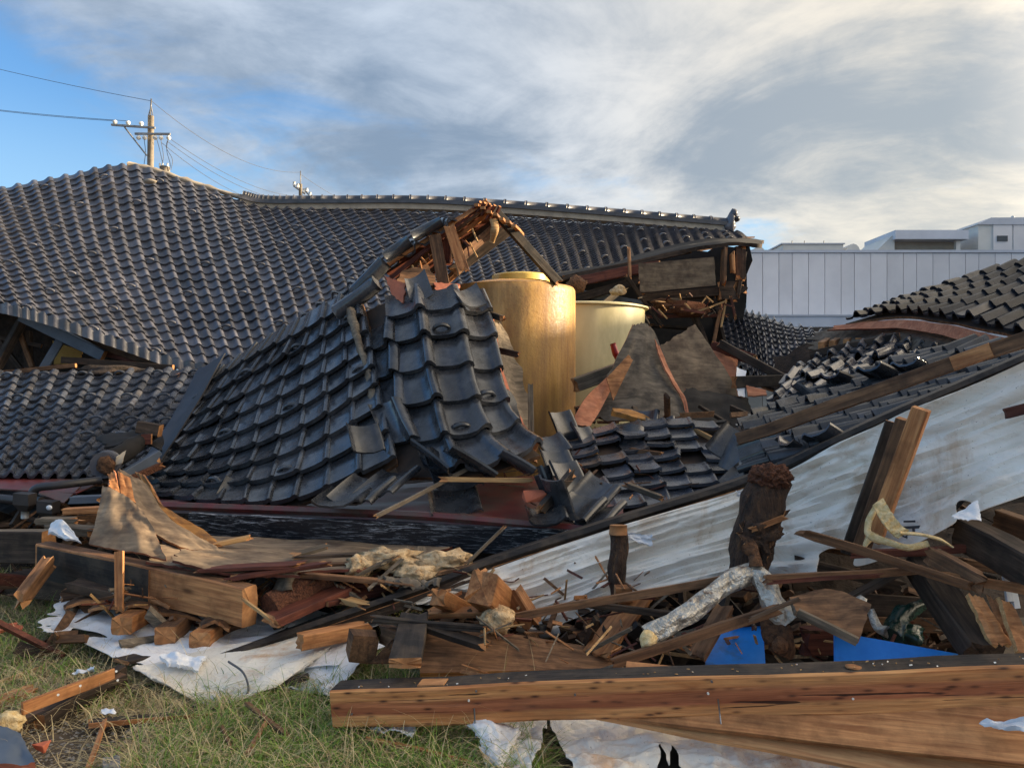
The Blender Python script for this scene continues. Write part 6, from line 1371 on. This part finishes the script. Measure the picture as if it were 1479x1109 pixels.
def blades(name, n, mat, label, lenr, bend, dens, width, lie):
    V = []; Fc = []; k = 0
    while k < n:
        y = 3.15 + (random.random() ** 1.4) * 4.2; x = random.uniform(-.70 * y - .2, .15)
        d = dens(x, y)
        if random.random() > d: continue
        k += 1
        L = random.uniform(*lenr) * (.7 + .6 * random.random()); a = random.random() * 6.28; b = bend * random.uniform(.4, 1.6)
        z0 = -.03; tilt = lie * random.random(); w = width * random.uniform(.6, 1.3)
        dx, dy = math.cos(a), math.sin(a); px, py = -dy * w, dx * w; o = len(V); S = 4
        for i in range(S + 1):
            t = i / S; ang = tilt + b * t; 
            rr = L * t * math.sin(min(ang, 1.45)); h = L * t * math.cos(min(ang, 1.45))
            ww = (1 - t * .85)
            V.append((x + dx * rr + px * ww, y + dy * rr + py * ww, z0 + max(h, .004 * t) + .012)); V.append((x + dx * rr - px * ww, y + dy * rr - py * ww, z0 + max(h, .004 * t) + .012))
        for i in range(S): Fc.append((o + 2 * i, o + 2 * i + 1, o + 2 * i + 3, o + 2 * i + 2))
    tag(mesh(name, V, Fc, mat, smooth=True, origin=Vector((0, 0, 0))), label, 'grass', kind='stuff')
def dgreen(x, y):
    f = mn.noise(Vector((x * 1.1, y * 1.1, 7))) * .5 + .35 + (.45 if x > -1.6 else -.05)
    if x < -1.75 and y < 3.9: f -= .6
    return f if y < 6.6 else .1
def dstraw(x, y):
    f = .75 - .25 * mn.noise(Vector((x * 1.3, y * 1.3, 7)))
    if x < -1.72 and y < 3.85: f = .10
    return f if y < 6.8 else .2
blades('green_grass', 21000, 'green_blade', 'green grass growing through the dead straw in the foreground', (.08, .22), 1.1, dgreen, .0030, .8)
blades('dry_grass', 30000, 'straw_blade', 'matted dry straw coloured grass covering the foreground ground', (.12, .32), 1.5, dstraw, .0021, 1.4)
def tuft():
    V = []; Fc = []
    for k in range(60):
        a = random.random() * 6.28; L = random.uniform(.08, .17); x, y = P(98, 955, 4.45).x + random.gauss(0, .03), 4.45 + random.gauss(0, .03); dx, dy = math.cos(a), math.sin(a); o = len(V)
        for i in range(5):
            t = i / 4; an = .2 + random.random() * .05 + 1.1 * t; w = .005 * (1 - t * .9)
            V.append((x + dx * L * t * math.sin(an) - dy * w, y + dy * L * t * math.sin(an) + dx * w, L * t * math.cos(an) - .02)); V.append((x + dx * L * t * math.sin(an) + dy * w, y + dy * L * t * math.sin(an) - dx * w, L * t * math.cos(an) - .02))
        for i in range(4): Fc.append((o + 2 * i, o + 2 * i + 1, o + 2 * i + 3, o + 2 * i + 2))
    tag(mesh('weed_tuft', V, Fc, 'green_blade', smooth=True), 'broad leaved green weed tuft at the torn left corner of the white membrane', 'weed')
tuft()
def gravel():
    V = []; Fc = []
    import bmesh
    for _ in range(2600):
        y = random.uniform(3.1, 4.3); x = random.uniform(-2.7, -1.2) if random.random() < .8 else random.uniform(-2.7, 0)
        r = random.uniform(.003, .011); o = len(V)
        for (a, b, c) in ((1, 0, 0), (-1, 0, 0), (0, 1, 0), (0, -1, 0), (0, 0, 1), (0, 0, -1)):
            V.append((x + a * r * random.uniform(.6, 1.4), y + b * r * random.uniform(.6, 1.4), -.012 + c * r * random.uniform(.4, .9)))
        Fc += [tuple(k + o for k in f) for f in ((0, 2, 4), (2, 1, 4), (1, 3, 4), (3, 0, 4), (2, 0, 5), (1, 2, 5), (3, 1, 5), (0, 3, 5))]
    tag(mesh('gravel', V, Fc, 'stone', origin=Vector((0, 0, 0))), 'small grey gravel on the bare soil at lower left', 'gravel', kind='stuff')
gravel()

# ------------------------------------------------------------------ things of one kind belong together
GR = {'loose_tile': 'loose roof tiles', 'loose_timber': 'loose timbers in the wreck', 'splintered_lath': 'splintered laths on the left heap', 'power_wire': 'overhead power wires', 'utility_pole': 'utility poles',
      'curled_board': 'curled boards above the membrane', 'joist_end': 'joist ends on the white membrane', 'broken_lath': 'broken laths by the tank', 'insulation_lump': 'insulation lumps', 'brick_fragment': 'brick fragments', 'storage_tank': 'storage tanks',
      'roof_vent': 'roof vents', 'cedar_plank': 'cedar planks under the big beam', 'splintered_board': 'splintered pale boards', 'blue_panel': 'blue panels', 'stick': 'sticks on the fallen tiles', 'loose_piece': 'wood pieces in the grass', 'clay_chip': 'clay chips',
      'red_plank': 'red planks', 'rotten_stump': 'rotten stumps', 'paper_scrap': 'paper scraps', 'white_scrap': 'white scraps', 'curled_ply': 'curled plywood sheets', 'flat_ply': 'flat plywood sheets', 'upright_splinter': 'upright splinters', 'folded_flap': 'folded membrane flaps'}
for o in bpy.data.objects:
    k = o.name.split('.')[0]
    if o.parent is None and k in GR and 'kind' not in o.keys(): o['group'] = GR[k]
